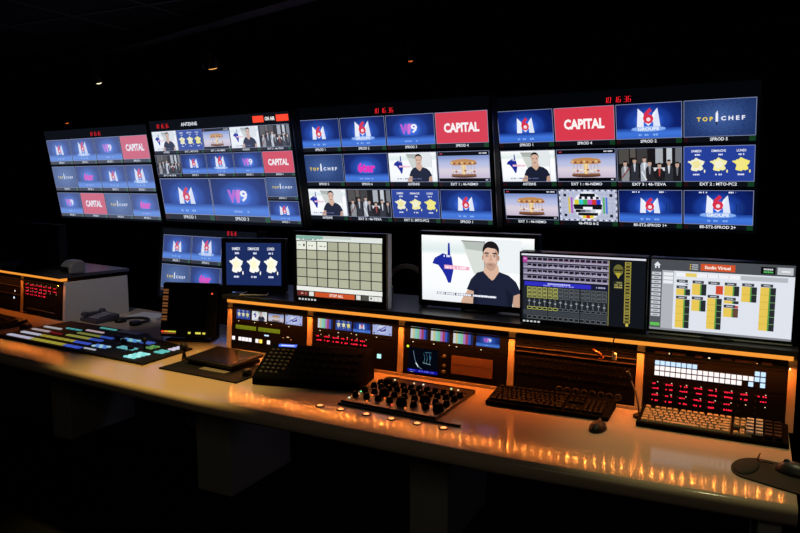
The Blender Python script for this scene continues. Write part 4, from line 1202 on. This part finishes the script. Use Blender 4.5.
for r in range(4):
    for c in range(3): mb.box(-.01 + c * .028, -.06 + r * .026, .026 + r * .0045, .01 + c * .028, -.042 + r * .026, .033 + r * .0045, pbr('telephone_key', '8a8896', .5))
mb.build('keypad', tp)
mouse('small black mouse beside the far keyboard', (-3.575, 2.50, DZ), 20, .8, BLACK)

# cables and connectors at the patch bay
bp = Vector((RL[0], RL[1], RL[2])); rm = Matrix.Rotation(R(RY), 3, 'Z')
W_ = lambda x, y, z: tuple(bp + rm @ Vector((x, y, z)))
cb_ = thing('usb_cable', 'thin black cable looping over the riser edge to a white plug', 'cable', W_(-.56, 0, 0))
mb = MB(); o = Vector(W_(-.56, 0, 0)); q = lambda x, y, z: Vector(W_(x, y, z)) - o
mb.tube([q(-.535, .02, .2785), q(-.54, -.020, .2815), q(-.55, -.030, .272), q(-.556, -.036, .24), q(-.558, -.034, .215), q(-.553, -.026, .200)], .0022, CABLE, 6); mb.build('cord', cb_)
mb = MB(); p0 = q(-.553, -.018, .19); mb.box(p0.x - .007, p0.y - .004, p0.z - .011, p0.x + .007, p0.y + .006, p0.z + .011, PAPER); mb.build('plug', cb_, label='white plug')
us = thing('usb_stick', 'orange stick plugged in under the amber strip above the patch rows', 'usb stick', W_(-.615, -.014, .197))
mb = MB(); mb.box(-.018, -.008, -.005, .018, .006, .005, ORG); mb.build('body', us, rot=(0, R(25), 0), bev=.002)
mb = MB(); mb.tube([(.018, 0, -.01), (.026, -.004, -.014), (.018, -.006, -.022), (.008, -.004, -.018)], .002, ORG, 6); mb.build('loop', us)
gn = thing('gooseneck_microphone', 'thin dark gooseneck microphone rising beside the right-hand rack', 'microphone', W_(-.452, -.075, .0006))
mb = MB(); mb.lathe([(.02, 0), (.02, .008), (.008, .016)], (0, 0, 0), BLACK, 16); mb.build('base', gn)
mb = MB(); mb.tube([(0, 0, .012), (-.004, -.003, .05), (-.014, -.006, .09), (-.030, -.008, .13)], .003, pbr('gooseneck_steel', '6a6058', .35, .7), 8); mb.build('stem', gn)
mb = MB(); mb.tube([(-.030, -.008, .13), (-.042, -.010, .16)], .006, BLACK, 10); mb.build('capsule', gn)

# ------------------------------------------------------------------ ceiling spots
def spotlight(label, loc, yaw, glow, r=.045, drop=None):
    t = thing('ceiling_spot', label, 'spotlight', loc, (0, 0, R(yaw)), None)
    mb = MB(); mb.tube([(0, 0, .06), (0, 0, 2.546 - loc[2])], .008, BLACK, 8); mb.build('stem', t)
    mb = MB(); mb.lathe([(.02, .07), (r * .8, .06), (r, -.05), (r * .93, -.052), (r * .7, -.01)], (0, 0, 0), pbr('spot_housing', '2b2624', .35, .5), 20); mb.build('housing', t, rot=(R(22), 0, 0))
    mb = MB(); mb.lathe([(r * .5, -.052), (r * .42, -.062), (.001, -.066)], (0, 0, 0), em(glow, 1.2), 16); mb.build('lamp', t, rot=(R(22), 0, 0), label='warm lamp, also standing in for glints on the housing')  # glowing disc set below the rim; its emission also imitates the housing's glints
    return t
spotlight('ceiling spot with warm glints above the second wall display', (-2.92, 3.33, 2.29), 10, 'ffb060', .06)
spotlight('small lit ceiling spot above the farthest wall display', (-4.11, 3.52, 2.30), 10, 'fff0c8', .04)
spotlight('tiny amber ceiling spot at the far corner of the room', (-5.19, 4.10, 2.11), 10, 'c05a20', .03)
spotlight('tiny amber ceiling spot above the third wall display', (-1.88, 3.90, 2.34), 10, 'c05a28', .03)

# ------------------------------------------------------------------ light
def spot(name, loc, to, power, color, angle, blend=.8, size=.05):
    l = bpy.data.lights.new(name, 'SPOT'); l.energy = power; l.color = color; l.spot_size = R(angle); l.spot_blend = blend; l.shadow_soft_size = size
    o = bpy.data.objects.new(name, l); COL.objects.link(o); o.location = loc
    o.rotation_euler = (Vector(to) - Vector(loc)).to_track_quat('-Z', 'Y').to_euler()
    return o
spot('ceiling_lamp_left', (-2.1, 2.0, 2.5), (-2.15, 2.1, .75), 135, (1, .66, .19), 42)
spot('ceiling_lamp_right', (-.05, 2.1, 2.5), (-.08, 2.25, .75), 31, (1, .95, .46), 36)
spot('fill_light_far', (-2.6, 1.2, 2.5), (-3.4, 3.05, .95), 60, (1.0, .93, .95), 26)  # added fill without a fitting, brightens the far riser cheek and papers
al = bpy.data.lights.new('fill_light_room', 'AREA'); al.energy = 5.5; al.size = 1.2; al.color = (1, .88, .66)  # added unseen fill behind the camera, lifts the pedestals and desk front edge
ao = bpy.data.objects.new('fill_light_room', al); COL.objects.link(ao); ao.location = (-.8, -.9, 2.5); ao.rotation_euler = (R(25), 0, 0)
w = bpy.data.worlds.new('night'); SC.world = w; w.use_nodes = True
w.node_tree.nodes['Background'].inputs[0].default_value = (.5, .6, 1, 1)
w.node_tree.nodes['Background'].inputs[1].default_value = .002

cam = bpy.data.cameras.new('camera'); cam.sensor_width = 36; cam.lens = 700 / 800 * 36; cam.clip_start = .02
co = bpy.data.objects.new('camera', cam); COL.objects.link(co)
co.location = (0, 0, 1.55); co.rotation_euler = (R(90 - 6.77), 0, R(26.5))
SC.camera = co
vs = SC.view_settings
SC.display_settings.display_device = 'sRGB'
vs.view_transform = 'Standard'; vs.look = 'None'; vs.exposure = 0.0; vs.gamma = 1.0; vs.use_curve_mapping = False
SC.cycles.use_denoising = True
SC.cycles.max_bounces = 8; SC.cycles.caustics_reflective = True; SC.cycles.sample_clamp_indirect = 20.0
